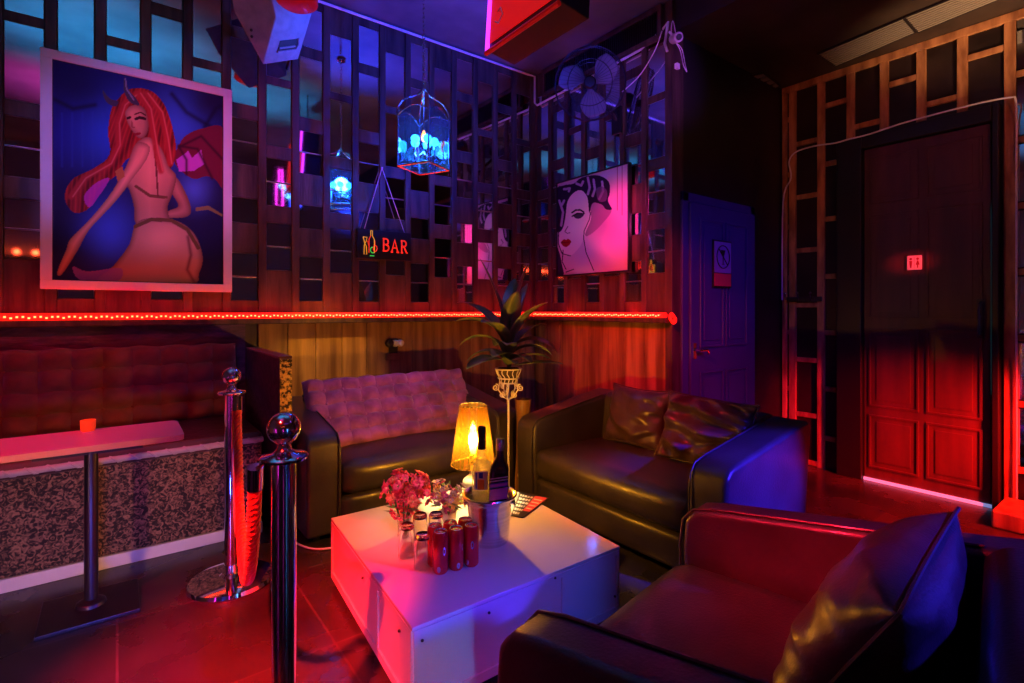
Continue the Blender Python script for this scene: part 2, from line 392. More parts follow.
# ---- passage: wall with blue door, and the toilet door wall
W = MB().box((XW+.0,YS,ZP-.1),(XR+.1,YS+.1,ZC)).build('wall_rear', M['black_panel']); struct(W)
def door_leaf_panels(mb, o, ax, nv, w, h, cols, rows, dp=.012):
    """raised moulding rectangles"""
    Z = Vector((0,0,1))
    def seg(a0,a1,z0,z1,d=dp):
        vs = []
        for (a, dd, z) in ((a0,0,z0),(a1,0,z0),(a1,d,z0),(a0,d,z0),(a0,0,z1),(a1,0,z1),(a1,d,z1),(a0,d,z1)):
            vs.append(o+ax*a+nv*dd+Z*z)
        mb.add(vs, [(0,3,2,1),(4,5,6,7),(0,1,5,4),(1,2,6,5),(2,3,7,6),(3,0,4,7)])
    for (a0,a1) in cols:
        for (z0,z1) in rows:
            m_ = .016
            seg(a0,a1,z0,z0+m_); seg(a0,a1,z1-m_,z1); seg(a0,a0+m_,z0+m_,z1-m_); seg(a1-m_,a1,z0+m_,z1-m_)
            seg(a0+.05,a1-.05,z0+.05,z1-.05,dp*.6)
D1 = thing('door_1', '', '', (3.18,YS-.04,ZP)); struct(D1)
MB().box((3.18,YS-.045,ZP+.01),(4.0,YS-.012,1.90)).build('door_leaf', M['blue_door'], D1, world=True, bevel=.004)
m_ = MB(); door_leaf_panels(m_, Vector((3.18,YS-.045,ZP)), Vector((1,0,0)), Vector((0,-1,0)), .82, 2.04, [(.10,.40),(.43,.73)], [(.15,.85),(1.02,1.94)])
m_.build('door_panels', M['blue_door'], D1, world=True, bevel=.004)
m_ = MB().box((3.105,YS-.03,ZP),(3.175,YS-.001,1.97)).box((4.005,YS-.03,ZP),(4.07,YS-.001,1.97)).box((3.105,YS-.03,1.905),(4.07,YS-.001,1.97))
m_.build('door_frame', M['blue_door'], D1, world=True, bevel=.004)
hz = ony(697,350,YS-.05).z
hd = MB().box((3.20,YS-.052,hz-.06),(3.235,YS-.046,hz+.05)).tube([(3.217,YS-.052,hz),(3.217,YS-.09,hz),(3.235,YS-.095,hz),(3.30,YS-.095,hz),(3.315,YS-.095,hz-.03)], .009, 8)
hd.build('door_handle', M['chrome'], D1, world=True)
# door notice
s0 = ony(713.5,241,YS-.06); s1 = ony(730,286.5,YS-.06)
sg = thing('door_notice', 'small framed no-drinks notice on the blue door', 'sign', (s0.x,YS-.06,s1.z))
x0,x1,z0,z1 = s0.x,s1.x,s1.z,s0.z
MB().box((x0-.012,YS-.066,z0-.012),(x1+.012,YS-.058,z1+.012)).build('notice_frame', M['black'], sg, world=True, bevel=.002)
MB().box((x0,YS-.069,z0+.30*(z1-z0)),(x1,YS-.0665,z1)).build('notice_picture', M['paper_purple'], sg, world=True)
MB().box((x0,YS-.069,z0),(x1,YS-.0665,z0+.28*(z1-z0))).build('notice_text_band', M['paper_red'], sg, world=True)
cxm = (x0+x1)/2; czm = z0+.66*(z1-z0); R_ = (x1-x0)*.38
ic = MB().tube([(cxm+R_*math.cos(t*PI/12), YS-.071, czm+R_*math.sin(t*PI/12)) for t in range(24)], .004, 6, closed=True)
ic.tube([(cxm-R_*.7,YS-.071,czm+R_*.7),(cxm+R_*.7,YS-.071,czm-R_*.7)], .004, 6)
ic.prism([(cxm-.03,YS-.071,czm+.05),(cxm+.03,YS-.071,czm+.05),(cxm+.006,YS-.071,czm),(cxm+.004,YS-.071,czm-.05),(cxm+.022,YS-.071,czm-.056),(cxm-.022,YS-.071,czm-.056),(cxm-.004,YS-.071,czm-.05),(cxm-.006,YS-.071,czm)], (0,.001,0))
ic.build('no_drinks_symbol', M['paper_black'], sg, world=True)

# wall with battens
wR = MB().box((XR,YB,ZP-.1),(XR+.1,YS+.1,ZC)).build('wall_east', M['tile_black']); struct(wR)
bat = MB()
def Yu(u): return onx(u,310,XR).y
def Zv(u,v): return onx(u,v,XR-.01).z
hb = .028
zt = ZS-.001
bat.box((XR-.03,YB,zt-.055),(XR-.001,YS-.01,zt))
us = [793.5,822,851.5,885,922,963,1010.5]
lowstop = {851.5:1, 885:1, 922:1, 963:1}
DOOR_Y0, DOOR_Y1 = Yu(1002), Yu(841)
DT = Zv(865,140)
for u in us:
    y = Yu(u); zb = ZP if u not in lowstop else DT+.02
    bat.box((XR-.026,y-hb,zb),(XR-.001,y+hb,zt-.055))
bat.box((XR-.026,YS-.05,ZP),(XR-.001,YS-.01,zt-.055))
rung = [(793.5,822,[142,196,250,305,360,415,462]),(822,851.5,[103,162,218,276,333,390,440]),(851.5,885,[124]),(885,922,[81]),(922,963,[101]),(963,1010.5,[53]),
        (783,793.5,[120,175,227,278,332,388,440])]
for a, b_, vs in rung:
    ya, yb = Yu(b_)+hb, Yu(a)-hb
    if a == 783: yb = YS-.05
    for v in vs:
        z = Zv((a+b_)/2, v)
        if a == 822 and v > 150: ya_ = DOOR_Y1+.03
        else: ya_ = ya
        if ya_ < yb: bat.box((XR-.022,ya_,z-.02),(XR-.001,yb,z+.02))
# right of the door
yR = Yu(1010.5)
bat.box((XR-.026,yR-.40,ZP),(XR-.001,yR-.34,zt-.055))
for i in range(7): bat.box((XR-.022,yR-.34,ZP+.25+i*.42),(XR-.001,yR-hb,ZP+.29+i*.42))
bat.build('wooden_battens', M['orange_wood'], wR, bevel=.003, seg=1)
mt = MB()
for i in range(7):
    z0 = ZP+.30+i*.42
    mt.box((XR-.012,yR-.335,z0),(XR-.004,yR-hb-.005,z0+.36))
mt.build('mirror_tiles', M['mirror'], wR, smooth=False)
D2 = thing('door_2', '', '', (XR-.04,(DOOR_Y0+DOOR_Y1)/2,ZP)); tag(D2, kind='structure')
ly1, ly0 = Yu(866.5), Yu(992.5); ltop = Zv(867,151)
m_ = MB().box((XR-.09,ly1+.005,ZP),(XR-.002,DOOR_Y1,DT+.02)).box((XR-.09,DOOR_Y0,ZP),(XR-.002,ly0-.012,DT+.02)).box((XR-.09,ly0-.012,ltop+.006),(XR-.002,ly1+.005,DT+.02))
m_.build('door_frame', M['black'], D2, world=True, bevel=.006)
MB().box((XR-.045,ly0,ZP+.012),(XR-.006,ly1,ltop)).build('door_leaf', M['wc_door'], D2, world=True, bevel=.003)
m_ = MB(); lw = ly1-ly0; lh = ltop-ZP
door_leaf_panels(m_, Vector((XR-.045,ly0,ZP)), Vector((0,1,0)), Vector((-1,0,0)), lw, lh, [(.04,lw*.50-.02),(lw*.50+.02,lw-.03)], [(.10,.50),(.56,lh*.46),(lh*.49,lh*.80),(lh*.83,lh-.06)], .009)
m_.build('door_panels', M['wc_door'], D2, world=True, bevel=.003)
MB().box((XR-.06,ly0-.01,ZP),(XR-.046,ly1,ZP+.02)).build('under_door_glow', M['gap_white'], D2, world=True)  # glowing strip stands in for light leaking under the door
MB().box((XR-.03,ly0-.0105,Zv(996,395)),(XR-.026,ly0-.003,Zv(996,205))).build('lit_gap', M['slot_cyan'], D2, world=True)
hy = Yu(983); za, zb = Zv(983,302), Zv(983,335)
MB().box((XR-.060,hy-.02,zb-.02),(XR-.054,hy+.02,za+.02)).tube([(XR-.058,hy,zb),(XR-.095,hy,zb+.01),(XR-.10,hy,(za+zb)/2),(XR-.095,hy,za-.01),(XR-.058,hy,za)], .009, 8).build('door_handle', M['dark_metal'], D2, world=True)
# WC plate
a_ = onx(907,256,XR-.062); b_ = onx(922,269.5,XR-.062)
wc = thing('toilet_plate', 'small white plate with man and woman figures on the dark panelled door', 'sign', (XR-.06,b_.y,b_.z))
MB().box((XR-.066,b_.y,b_.z),(XR-.0585,a_.y,a_.z)).build('plate', M['paper_white'], wc, world=True, bevel=.006)
fg = MB(); wy = a_.y-b_.y; hzz = a_.z-b_.z; xq = XR-.0675
for k, f in ((.27,1),(.73,0)):
    yc = b_.y+wy*k; zb_ = b_.z+hzz*.14
    fg.ball((xq,yc,zb_+hzz*.62), hzz*.085, 8, sc=(.15,1,1))
    if f: fg.prism([(xq,yc-wy*.05,zb_+hzz*.5),(xq,yc+wy*.05,zb_+hzz*.5),(xq,yc+wy*.13,zb_+hzz*.2),(xq,yc+wy*.04,zb_+hzz*.2),(xq,yc+wy*.04,zb_),(xq,yc-wy*.04,zb_),(xq,yc-wy*.04,zb_+hzz*.2),(xq,yc-wy*.13,zb_+hzz*.2)], (.001,0,0))
    else: fg.prism([(xq,yc-wy*.10,zb_+hzz*.5),(xq,yc+wy*.10,zb_+hzz*.5),(xq,yc+wy*.08,zb_+hzz*.22),(xq,yc+wy*.045,zb_),(xq,yc-wy*.045,zb_),(xq,yc-wy*.08,zb_+hzz*.22)], (.001,0,0))
fg.box((xq,b_.y+wy*.49,b_.z+hzz*.12),(xq+.001,b_.y+wy*.51,b_.z+hzz*.88))
fg.build('figures', M['icon_red'], wc, world=True)
# cable round the door
cb = smoothpath([onx(782,300,XR-.03)]+[onx(u,v,XR-.10 if u > 818 else XR-.036) for u, v in ((783,203),(791,178),(789,162),(796,152),(815,146),(835,143),(850,139),(870,134),(900,124),(940,113),(980,103),(1010,97.5),(1015.5,100))]+[onx(1016.5,v,XR-.045) for v in (125,170,230,290,350,410,460,500)], 5)
tag(MB().tube(cb, .006, 6).build('door_cable', M['cable']), 'pale cable looping over the black door frame and down beside it', 'cable')
# coat hooks
ck0 = onx(782,299,XR-.05); ck1 = onx(821,299,XR-.05)
hk = thing('coat_rack', 'short dark coat hook rail between the blue door and the battened wall', 'coat rack', (XR-.03,ck1.y,ck1.z))
MB().box((XR-.045,ck1.y,ck1.z-.02),(XR-.027,min(ck0.y,YS-.06),ck1.z+.02)).build('rail', M['dark_metal'], hk, world=True, bevel=.003)
for i in range(4):
    y = ck1.y+.06+i*.10
    MB().tube([(XR-.045,y,ck1.z+.005),(XR-.085,y,ck1.z),(XR-.095,y,ck1.z+.03),(XR-.10,y,ck1.z+.045)], .007, 8).ball((XR-.10,y,ck1.z+.05), .011, 8).build('hook', M['chrome'], hk, world=True)
# ribbed ceiling panels in passage
def quad_panel(pts, name, label, n=9):
    P_ = [onz(u,v,ZS-.004) for u, v in pts]
    c = sum(P_, Vector())/4; c.z = ZS
    t = thing(name, label, 'ceiling vent', c)
    fr = MB(); a,b_,cc,d = P_
    for p, q in ((a,b_),(b_,cc),(cc,d),(d,a)): fr.tube([p+Vector((0,0,-.006)),q+Vector((0,0,-.006))], .008, 6)
    fr.build('frame', M['dark_metal'], t, world=True)
    sl = MB()
    for i in range(n):
        f = (i+.5)/n
        p = a.lerp(d,f); q = b_.lerp(cc,f); e = (d-a)*(.28/n)
        sl.prism([p-e, q-e, q+e, p+e], (0,0,-.012))
    sl.build('ribs', M['rib_paint'], t, world=True, smooth=False)
quad_panel([(818,53),(903,17),(915,31),(836,65)], 'ribbed_vent', 'ribbed metal ceiling vent nearer the blue door')
quad_panel([(905,16),(985,-16),(1003,-4),(918,31)], 'ribbed_vent', 'ribbed metal ceiling vent at the top right edge')
quad_panel([(751,75),(763,72),(780,85),(774,89)], 'ribbed_vent', 'tiny slotted ceiling vent in the dark corner above the blue door', 4)
# raised red plinth
tag(MB().box((4.12,-.35,ZP),(XR-.10,DOOR_Y0-.03,-.03)).build('floor_plinth', M['plank'], bevel=.015), 'low raised block against the wall right of the dark door', 'step')

# ------------------------------------------------------------------ pictures
def inside(px, py, poly):
    r = np.zeros(px.shape, bool); n = len(poly)
    for i in range(n):
        x0,y0 = poly[i]; x1,y1 = poly[(i+1)%n]
        c = ((y0 > py) != (y1 > py)) & (px < (x1-x0)*(py-y0)/((y1-y0)+1e-9)+x0)
        r ^= c
    return r
def smooth_poly(poly, n=4):
    q = []
    m = len(poly)
    for i in range(m):
        p0,p1,p2,p3 = [np.array(poly[(i+k-1)%m], float) for k in range(4)]
        for k in range(n):
            t = k/n; q.append(tuple(.5*((2*p1)+(p2-p0)*t+(2*p0-5*p1+4*p2-p3)*t*t+(-p0+3*p1-3*p2+p3)*t**3)))
    return q
def line_dist(px, py, pl):
    d = np.full(px.shape, 1e9)
    for i in range(len(pl)-1):
        ax,ay = pl[i]; bx,by = pl[i+1]; vx,vy = bx-ax, by-ay
        t = np.clip(((px-ax)*vx+(py-ay)*vy)/(vx*vx+vy*vy+1e-9), 0, 1)
        d = np.minimum(d, np.hypot(px-ax-t*vx, py-ay-t*vy))
    return d
def lin(c): return np.array([((x/255)/12.92 if x/255 < .04045 else ((x/255+.055)/1.055)**2.4) for x in c])
def canvas(name, parent, P00, eu, ev, nu, nv, painter, proj):
    """vertex grid of printed colour; proj turns world points into the sketch coordinates the painter uses"""
    us_, vs_ = np.meshgrid(np.linspace(0,1,nu), np.linspace(0,1,nv))
    P0 = np.array(P00); A = np.array(eu); B = np.array(ev)
    pts = P0+us_[...,None]*A+vs_[...,None]*B
    px, py = proj(pts)
    colr = painter(px, py, us_, vs_)
    off = np.array(parent.location)
    me = bpy.data.meshes.new(name)
    idx = np.arange(nu*nv).reshape(nv, nu)
    fs = np.stack([idx[:-1,:-1],idx[:-1,1:],idx[1:,1:],idx[1:,:-1]],-1).reshape(-1,4)
    me.from_pydata((pts.reshape(-1,3)-off).tolist(), [], fs.tolist())
    at = me.color_attributes.new('print', 'FLOAT_COLOR', 'POINT')
    rgba = np.concatenate([np.clip(colr.reshape(-1,3),0,1), np.ones((nu*nv,1))], 1)
    at.data.foreach_set('color', rgba.astype(np.float32).ravel())
    me.materials.append(M['canvas'])
    o = bpy.data.objects.new(name, me); COL.objects.link(o); o.parent = parent
    return o
def project(pts):
    x,y,z = pts[...,0],pts[...,1],pts[...,2]
    r = x*C_-y*S_; f = x*S_+y*C_
    return 512+521*r/f, 310-521*(z-CAMH)/f
def blend(c, mask, col, a=1.0):
    m = (mask.astype(float)*a)[...,None]
    return c*(1-m)+lin(col)*m

def paint_demon(px, py, us_, vs_):
    X = (px-40)*2.73; Y = (py-50)*2.73
    def soft(cx_, cy_, rx, ry): return np.exp(-(((X-cx_)/rx)**2+((Y-cy_)/ry)**2))
    c = np.zeros(X.shape+(3,))+lin((22,12,90))
    c = blend(c, soft(90,200,110,140), (40,30,150), .8)
    c = blend(c, soft(200,230,90,110), (40,90,225), .9)
    c = blend(c, soft(380,220,80,110), (60,110,235), .9)
    c = blend(c, soft(100,100,110,70), (20,10,60), .8)
    c = blend(c, soft(470,140,70,60), (30,14,60), .9)
    c = blend(c, 1/(1+np.exp(-(Y-330)/25)), (24,12,60), .85)
    c = blend(c, soft(190,500,70,90), (60,90,230), .85)
    c = blend(c, soft(420,380,40,45), (80,120,235), .8)
    for i in range(7):
        xx = 60+i*28; c = blend(c, np.exp(-((X-xx)/3)**2)*(Y>170)*(Y<320), (50,70,200), .25)
    for pl in ([(360,120),(400,170),(450,200),(500,230)],[(450,210),(480,160),(500,150)],[(30,130),(90,160),(150,150)]):
        c = blend(c, np.exp(-(line_dist(X,Y,pl)/7)**2), (20,10,50), .8)
    # wing
    c = blend(c, inside(X,Y,smooth_poly([(365,300),(378,262),(400,232),(445,214),(503,218),(503,372),(478,352),(452,345),(420,352),(385,330)])), (120,24,50))
    c = blend(c, inside(X,Y,[(372,300),(405,275),(415,295),(440,272),(448,312),(420,330),(380,332)]), (215,90,215), .9)
    for pl in ([(380,265),(440,235),(500,300)],[(380,262),(430,270),(470,350)],[(378,262),(400,300),(400,340)]):
        c = blend(c, np.exp(-(line_dist(X,Y,pl)/4)**2), (60,12,30), .9)
    c = blend(c, inside(X,Y,[(425,430),(460,425),(500,450),(500,456),(460,436),(425,440)]), (150,140,60), .8)
    # hair back
    hair = smooth_poly([(212,135),(245,107),(295,108),(335,142),(360,205),(372,285),(345,335),(300,330),(262,300),(235,300),(205,345),(165,372),(135,430),(98,445),(72,420),(70,385),(95,348),(150,322),(190,285),(186,225),(194,165)])
    hm = inside(X,Y,hair)
    st = .5+.5*np.sin(X*.16+Y*.05+3*np.sin(Y*.02))
    hc = c.copy(); hc[:] = lin((176,40,34)); st2 = .5+.5*np.sin(X*.55+Y*.12+5*np.sin(Y*.021+X*.01)); hc = hc*(0.30+.55*st[...,None]+.55*st2[...,None]**3)
    c = np.where(hm[...,None], hc, c)
    c = blend(c, inside(X,Y,smooth_poly([(120,400),(150,365),(190,350),(160,400),(135,430)])), (220,60,190), .7)
    skin = (222,150,120)
    def body(poly, shade, col=skin, dirx=1):
        nonlocal c
        m = inside(X,Y,smooth_poly(poly)); base = np.zeros_like(c)+lin(col)
        ed_ = line_dist(X,Y,smooth_poly(poly)+[smooth_poly(poly)[0]]); base = base*(np.clip(shade*(.38+.72*np.clip(ed_/16,0,1)**.7),.15,1.25)[...,None]); c = np.where(m[...,None], base, c)
    body([(366,345),(388,370),(412,428),(402,455),(348,457),(350,440),(378,425),(358,385)], .85-.4*((X-360)/60))
    body([(262,255),(298,238),(332,270),(352,318),(372,345),(362,392),(348,430),(352,472),(305,486),(262,474),(256,425),(240,375),(226,388),(206,372),(240,312)], 1.0-.55*np.abs((X-300)/90)+.15*np.sin(Y/40))
    body([(262,255),(298,262),(290,300),(252,352),(205,415),(135,490),(104,545),(60,612),(47,606),(72,545),(84,515),(140,458),(198,385),(238,312)], .72+.5*np.exp(-(((X-150)+(Y-440)*1.0)/60)**2))
    body([(262,474),(308,458),(372,466),(420,500),(444,562),(434,610),(404,640),(160,640),(200,590),(243,532)], .55+.6*soft(335,515,80,60)+.15*soft(420,560,40,60))
    c = blend(c, np.exp(-(line_dist(X,Y,[(425,640),(402,600),(412,560),(404,510)])/5)**2)*(Y<640), (110,50,50), .8)
    c = blend(c, line_dist(X,Y,[(260,482),(305,462),(360,466),(402,490),(432,540)])<5, (110,80,40))
    c = blend(c, line_dist(X,Y,[(262,372),(300,398),(345,402)])<4, (120,80,50))
    c = blend(c, line_dist(X,Y,[(312,262),(318,330),(322,400)])<2.5, (120,60,50))
    c = blend(c, inside(X,Y,[(205,330),(225,318),(232,345),(212,358)]), (190,120,60))
    # face
    body([(233,168),(255,150),(283,158),(297,195),(292,228),(274,242),(256,226),(240,200)], 1.0-.4*((X-240)/60))
    c = blend(c, line_dist(X,Y,[(262,188),(272,184),(286,188)])<4, (50,16,20))
    c = blend(c, line_dist(X,Y,[(240,186),(246,184)])<3.5, (50,16,20))
    c = blend(c, line_dist(X,Y,[(258,176),(274,170),(288,178)])<1.8, (80,20,20))
    c = blend(c, line_dist(X,Y,[(250,196),(252,210),(258,212)])<2, (150,80,70))
    c = blend(c, line_dist(X,Y,[(260,230),(272,228)])<3.5, (150,20,40))
    # hair front
    for pl, w in (([(262,120),(228,150),(212,200),(214,260),(190,310),(120,350),(85,400)],9),([(270,118),(298,160),(308,220),(318,280),(330,330)],9),([(290,118),(330,170),(345,240),(355,310)],8)):
        c = blend(c, np.exp(-(line_dist(X,Y,pl)/w)**4), (190,44,40), .9)
        c = blend(c, np.exp(-(line_dist(X,Y,[(a+5,b) for a,b in pl])/2)**2), (240,120,100), .7)
    # horns
    c = blend(c, inside(X,Y,smooth_poly([(232,72),(228,105),(243,140),(272,152),(262,132),(242,108)])), (70,60,80))
    c = blend(c, inside(X,Y,smooth_poly([(170,108),(180,140),(204,155),(214,140),(190,132)])), (70,60,80))
    c = blend(c, line_dist(X,Y,[(233,78),(236,106),(256,136)])<2, (140,130,150))
    # lower drapery
    c = blend(c, inside(X,Y,smooth_poly([(90,590),(130,605),(220,595),(210,632),(110,628)])), (140,80,150), .8)
    return c
pz = ony(38,288,YW-.05).z
a_ = ony(40,46,YW-.05); b2 = ony(232,91,YW-.05)
X0, X1 = a_.x, b2.x; Z1 = (a_.z+b2.z)/2; Z0 = (ony(38,289,YW-.05).z+ony(232,292,YW-.05).z)/2
pc = thing('framed_picture', 'large white-framed print of a horned red-haired woman on the mirror-tiled wall', 'picture', ((X0+X1)/2, YW-.025, Z0))
fw = .047
yf0, yf1 = YW-.056, YW-.025
fr = MB()
for lo, hi in (((X0,Z0),(X1,Z0+fw)),((X0,Z1-fw),(X1,Z1)),((X0,Z0+fw),(X0+fw,Z1-fw)),((X1-fw,Z0+fw),(X1,Z1-fw))): fr.box((lo[0],yf0,lo[1]),(hi[0],yf1,hi[1]))
fr.build('picture_frame', M['frame_white'], pc, world=True, bevel=.003)
MB().box((X0+fw,yf0+.012,Z0+fw),(X1-fw,yf1,Z1-fw)).build('backing_board', M['paper_black'], pc, world=True)
canvas('print', pc, (X0+fw+.004,yf0+.011,Z0+fw+.004), (X1-X0-2*fw-.008,0,0), (0,0,Z1-Z0-2*fw-.008), 230, 330, paint_demon, project)

def paint_face(px, py, us_, vs_):
    X = (px-545)*5.25; Y = (py-155)*5.25
    c = np.zeros(X.shape+(3,))+lin((208,178,205))
    c = blend(c, np.exp(-(((X-380)/90)**2+((Y-430)/120)**2)), (235,150,190), .8)
    c = blend(c, np.exp(-(((X-300)/70)**2+((Y-360)/90)**2)), (150,120,150), .7)
    c = blend(c, inside(X,Y,smooth_poly([(240,255),(300,250),(350,290),(310,350),(250,410),(210,420),(225,330)])), (120,92,122), .75)
    face = smooth_poly([(150,195),(190,185),(222,215),(238,290),(240,340),(215,400),(190,470),(140,525),(95,520),(72,470),(72,405),(95,380),(110,300),(120,240)])
    c = blend(c, inside(X,Y,face), (232,205,218))
    hair = smooth_poly([(60,190),(95,160),(150,150),(185,122),(230,108),(285,108),(335,140),(340,200),(330,240),(352,285),(320,285),(300,262),(262,250),(245,262),(232,305),(222,222),(190,186),(150,200),(118,245),(108,320),(96,378),(76,405),(60,380)])
    c = blend(c, inside(X,Y,hair), (28,14,45))
    for pl in ([(75,240),(95,300),(85,370)],[(100,180),(130,175),(125,190)],[(165,150),(190,160),(200,140)],[(225,120),(235,170),(225,205)],[(255,130),(262,180),(250,215)],[(300,140),(305,190),(285,230)],[(90,260),(100,240)]):
        c = blend(c, line_dist(X,Y,pl)<6, (190,160,200), .85)
    c = blend(c, inside(X,Y,smooth_poly([(270,180),(300,165),(325,190),(320,240),(280,240)])), (110,80,120), .7)
    c = blend(c, line_dist(X,Y,[(142,303),(160,290),(185,288),(203,300)])<4.5, (50,30,50))
    c = blend(c, inside(X,Y,smooth_poly([(148,318),(172,305),(204,312),(190,330),(165,334)])), (60,40,70))
    c = blend(c, line_dist(X,Y,[(142,322),(168,306),(206,308)])<3.5, (25,10,30))
    c = blend(c, inside(X,Y,smooth_poly([(83,458),(100,442),(111,446),(122,440),(138,455),(125,475),(108,483),(92,474)])), (150,8,22))
    c = blend(c, line_dist(X,Y,[(85,458),(110,460),(136,456)])<1.6, (80,0,10))
    c = blend(c, line_dist(X,Y,[(120,375),(104,402),(118,412),(130,408)])<2.2, (120,80,110))
    for pl in ([(72,400),(70,465),(90,518),(135,530)],[(240,300),(232,340),(205,400),(203,440),(215,510),(255,605)],[(95,500),(90,560),(110,600)],[(110,615),(150,600)]):
        c = blend(c, line_dist(X,Y,pl)<2.6, (60,36,70))
    c = blend(c, inside(X,Y,smooth_poly([(58,480),(78,520),(88,570),(98,628),(62,634)])), (40,20,60))
    for xx, y1 in ((380,290),(405,315)):
        c = blend(c, line_dist(X,Y,[(xx,50),(xx,y1)])<1.8, (150,60,110))
    return c
xf = XW-.055
q0 = onx(557.5,184,xf); q1 = onx(628,164,xf); q2 = onx(628,270.5,xf); q3 = onx(558,275,xf)
Y0_, Y1_ = q1.y, q0.y; Z1 = (q0.z+q1.z)/2; Z0 = (q2.z+q3.z)/2
pc = thing('framed_picture', 'square pink canvas painting of a woman\'s face with red lips on the tiled wall', 'picture', (XW-.025,(Y0_+Y1_)/2,Z0))
fr = MB(); fw = .012; xa, xb = xf-.008, XW-.025
for (ya,za,yb,zb) in ((Y0_-fw,Z0-fw,Y1_+fw,Z0),(Y0_-fw,Z1,Y1_+fw,Z1+fw),(Y0_-fw,Z0,Y0_,Z1),(Y1_,Z0,Y1_+fw,Z1)): fr.box((xa,ya,za),(xb,yb,zb))
fr.build('picture_frame', M['black'], pc, world=True, bevel=.002)
MB().box((xf+.002,Y0_,Z0),(xb,Y1_,Z1)).build('backing_board', M['paper_black'], pc, world=True)
canvas('painted_canvas', pc, (xf,Y0_,Z0), (0,Y1_-Y0_,0), (0,0,Z1-Z0), 200, 200, paint_face, project)

# ------------------------------------------------------------------ BAR sign
yb_ = YW-.03
s0 = ony(356,227,yb_); s1 = ony(410,235,yb_); s2 = ony(410,262,yb_); s3 = ony(356,257.5,yb_)
bx0, bx1 = s0.x, s1.x; bz1 = (s0.z+s1.z)/2; bz0 = (s2.z+s3.z)/2
bs = thing('bar_sign', 'black hanging sign with lit bottle, glasses and the word BAR', 'sign', ((bx0+bx1)/2,yb_,bz0))
MB().box((bx0,yb_-.022,bz0),(bx1,YW-.024,bz1)).build('sign_board', M['paper_black'], bs, world=True, bevel=.004)
bw, bh = bx1-bx0, bz1-bz0
def SP(x, z): return Vector((bx0+bw*x, yb_-.026, bz0+bh*z))
def strokes(mb, pls, r=.0042):
    for pl in pls: mb.tube([SP(*p) for p in pl], r, 6)
def arc(cx_, cz, rx, rz, a0, a1, n=8): return [(cx_+rx*math.cos(math.radians(a0+(a1-a0)*i/n)), cz+rz*math.sin(math.radians(a0+(a1-a0)*i/n))) for i in range(n+1)]
t = MB()
strokes(t, [[(.47,.30),(.47,.72)],[(.455,.72),(.51,.72)]+arc(.51,.62,.045,.10,90,-90),[(.47,.52),(.51,.52)]+arc(.51,.41,.055,.11,90,-90)+[(.455,.30)]], .0058)
strokes(t, [[(.62,.28),(.675,.72),(.735,.28)],[(.64,.43),(.715,.43)],[(.605,.28),(.64,.28)],[(.715,.28),(.755,.28)]], .0058)
strokes(t, [[(.81,.28),(.81,.70)],[(.795,.70),(.85,.70)]+arc(.85,.60,.045,.10,90,-90)+[(.81,.50)],[(.85,.50),(.905,.28),(.92,.28)],[(.795,.28),(.83,.28)]], .0058)
t.build('lit_letters', M['neon_red'], bs, world=True)
t = MB(); strokes(t, [[(.10,.72),(.17,.72),(.155,.58),(.13,.50),(.155,.42),(.165,.14),(.115,.14),(.12,.42),(.13,.50),(.12,.58),(.10,.72)],[(.235,.96),(.265,.96),(.265,.78),(.30,.66),(.30,.20)],[(.235,.96),(.235,.78)]], .0035)
t.build('lit_glass', M['neon_yel'], bs, world=True)
t = MB(); strokes(t, [[(.235,.78),(.205,.66),(.205,.20)],[(.18,.60),(.20,.45)],[(.31,.46),(.31,.62)]]+[arc(.315,.36,.035,.10,0,360,12)], .0035); t.build('lit_bottle', M['neon_red'], bs, world=True)
t = MB(); strokes(t, [arc(.27,.30,.04,.10,90,300,8), [(.22,.10),(.30,.10)]], .0035); t.build('lit_goblet', M['neon_grn'], bs, world=True)
ap = ony(382,168,YW-.035)
MB().tube([SP(.12,1.0),ap], .003, 6).tube([SP(.86,1.0),ap], .003, 6).ball(ap, .008, 8).build('hanging_cord', M['cable'], bs, world=True)

# ------------------------------------------------------------------ socket with plugs on panelling
sc_ = ony(393,345,YW-.025)
so = thing('wall_socket', 'wall socket with round pale plugs above the purple-backed sofa', 'socket', (sc_.x,YW-.022,sc_.z))
MB().box((sc_.x-.06,YW-.034,sc_.z-.11),(sc_.x+.05,YW-.0225,sc_.z-.06)).build('lower_plate', M['plank'], so, world=True, bevel=.003)
MB().box((sc_.x-.035,YW-.045,sc_.z-.06),(sc_.x+.03,YW-.0225,sc_.z+.05)).build('socket_plate', M['black'], so, world=True, bevel=.004)
MB().lathe([(.028,0),(.03,.01),(.028,.035),(.02,.04)], (0,0,0), 14, mtx=Matrix.Rotation(PI/2,3,'X')).build('plug', M['black'], so).location = (-.045,-.024,.015)
for dx in (0,.042):
    o = MB().lathe([(.022,0),(.026,.008),(.026,.03),(.018,.04),(.008,.042)], (0,0,0), 14, mtx=Matrix.Rotation(PI/2,3,'X')).build('plug', M['white_paint'], so)
    o.location = (-.002+dx,-.024,.015); o['label'] = 'pale round plug'

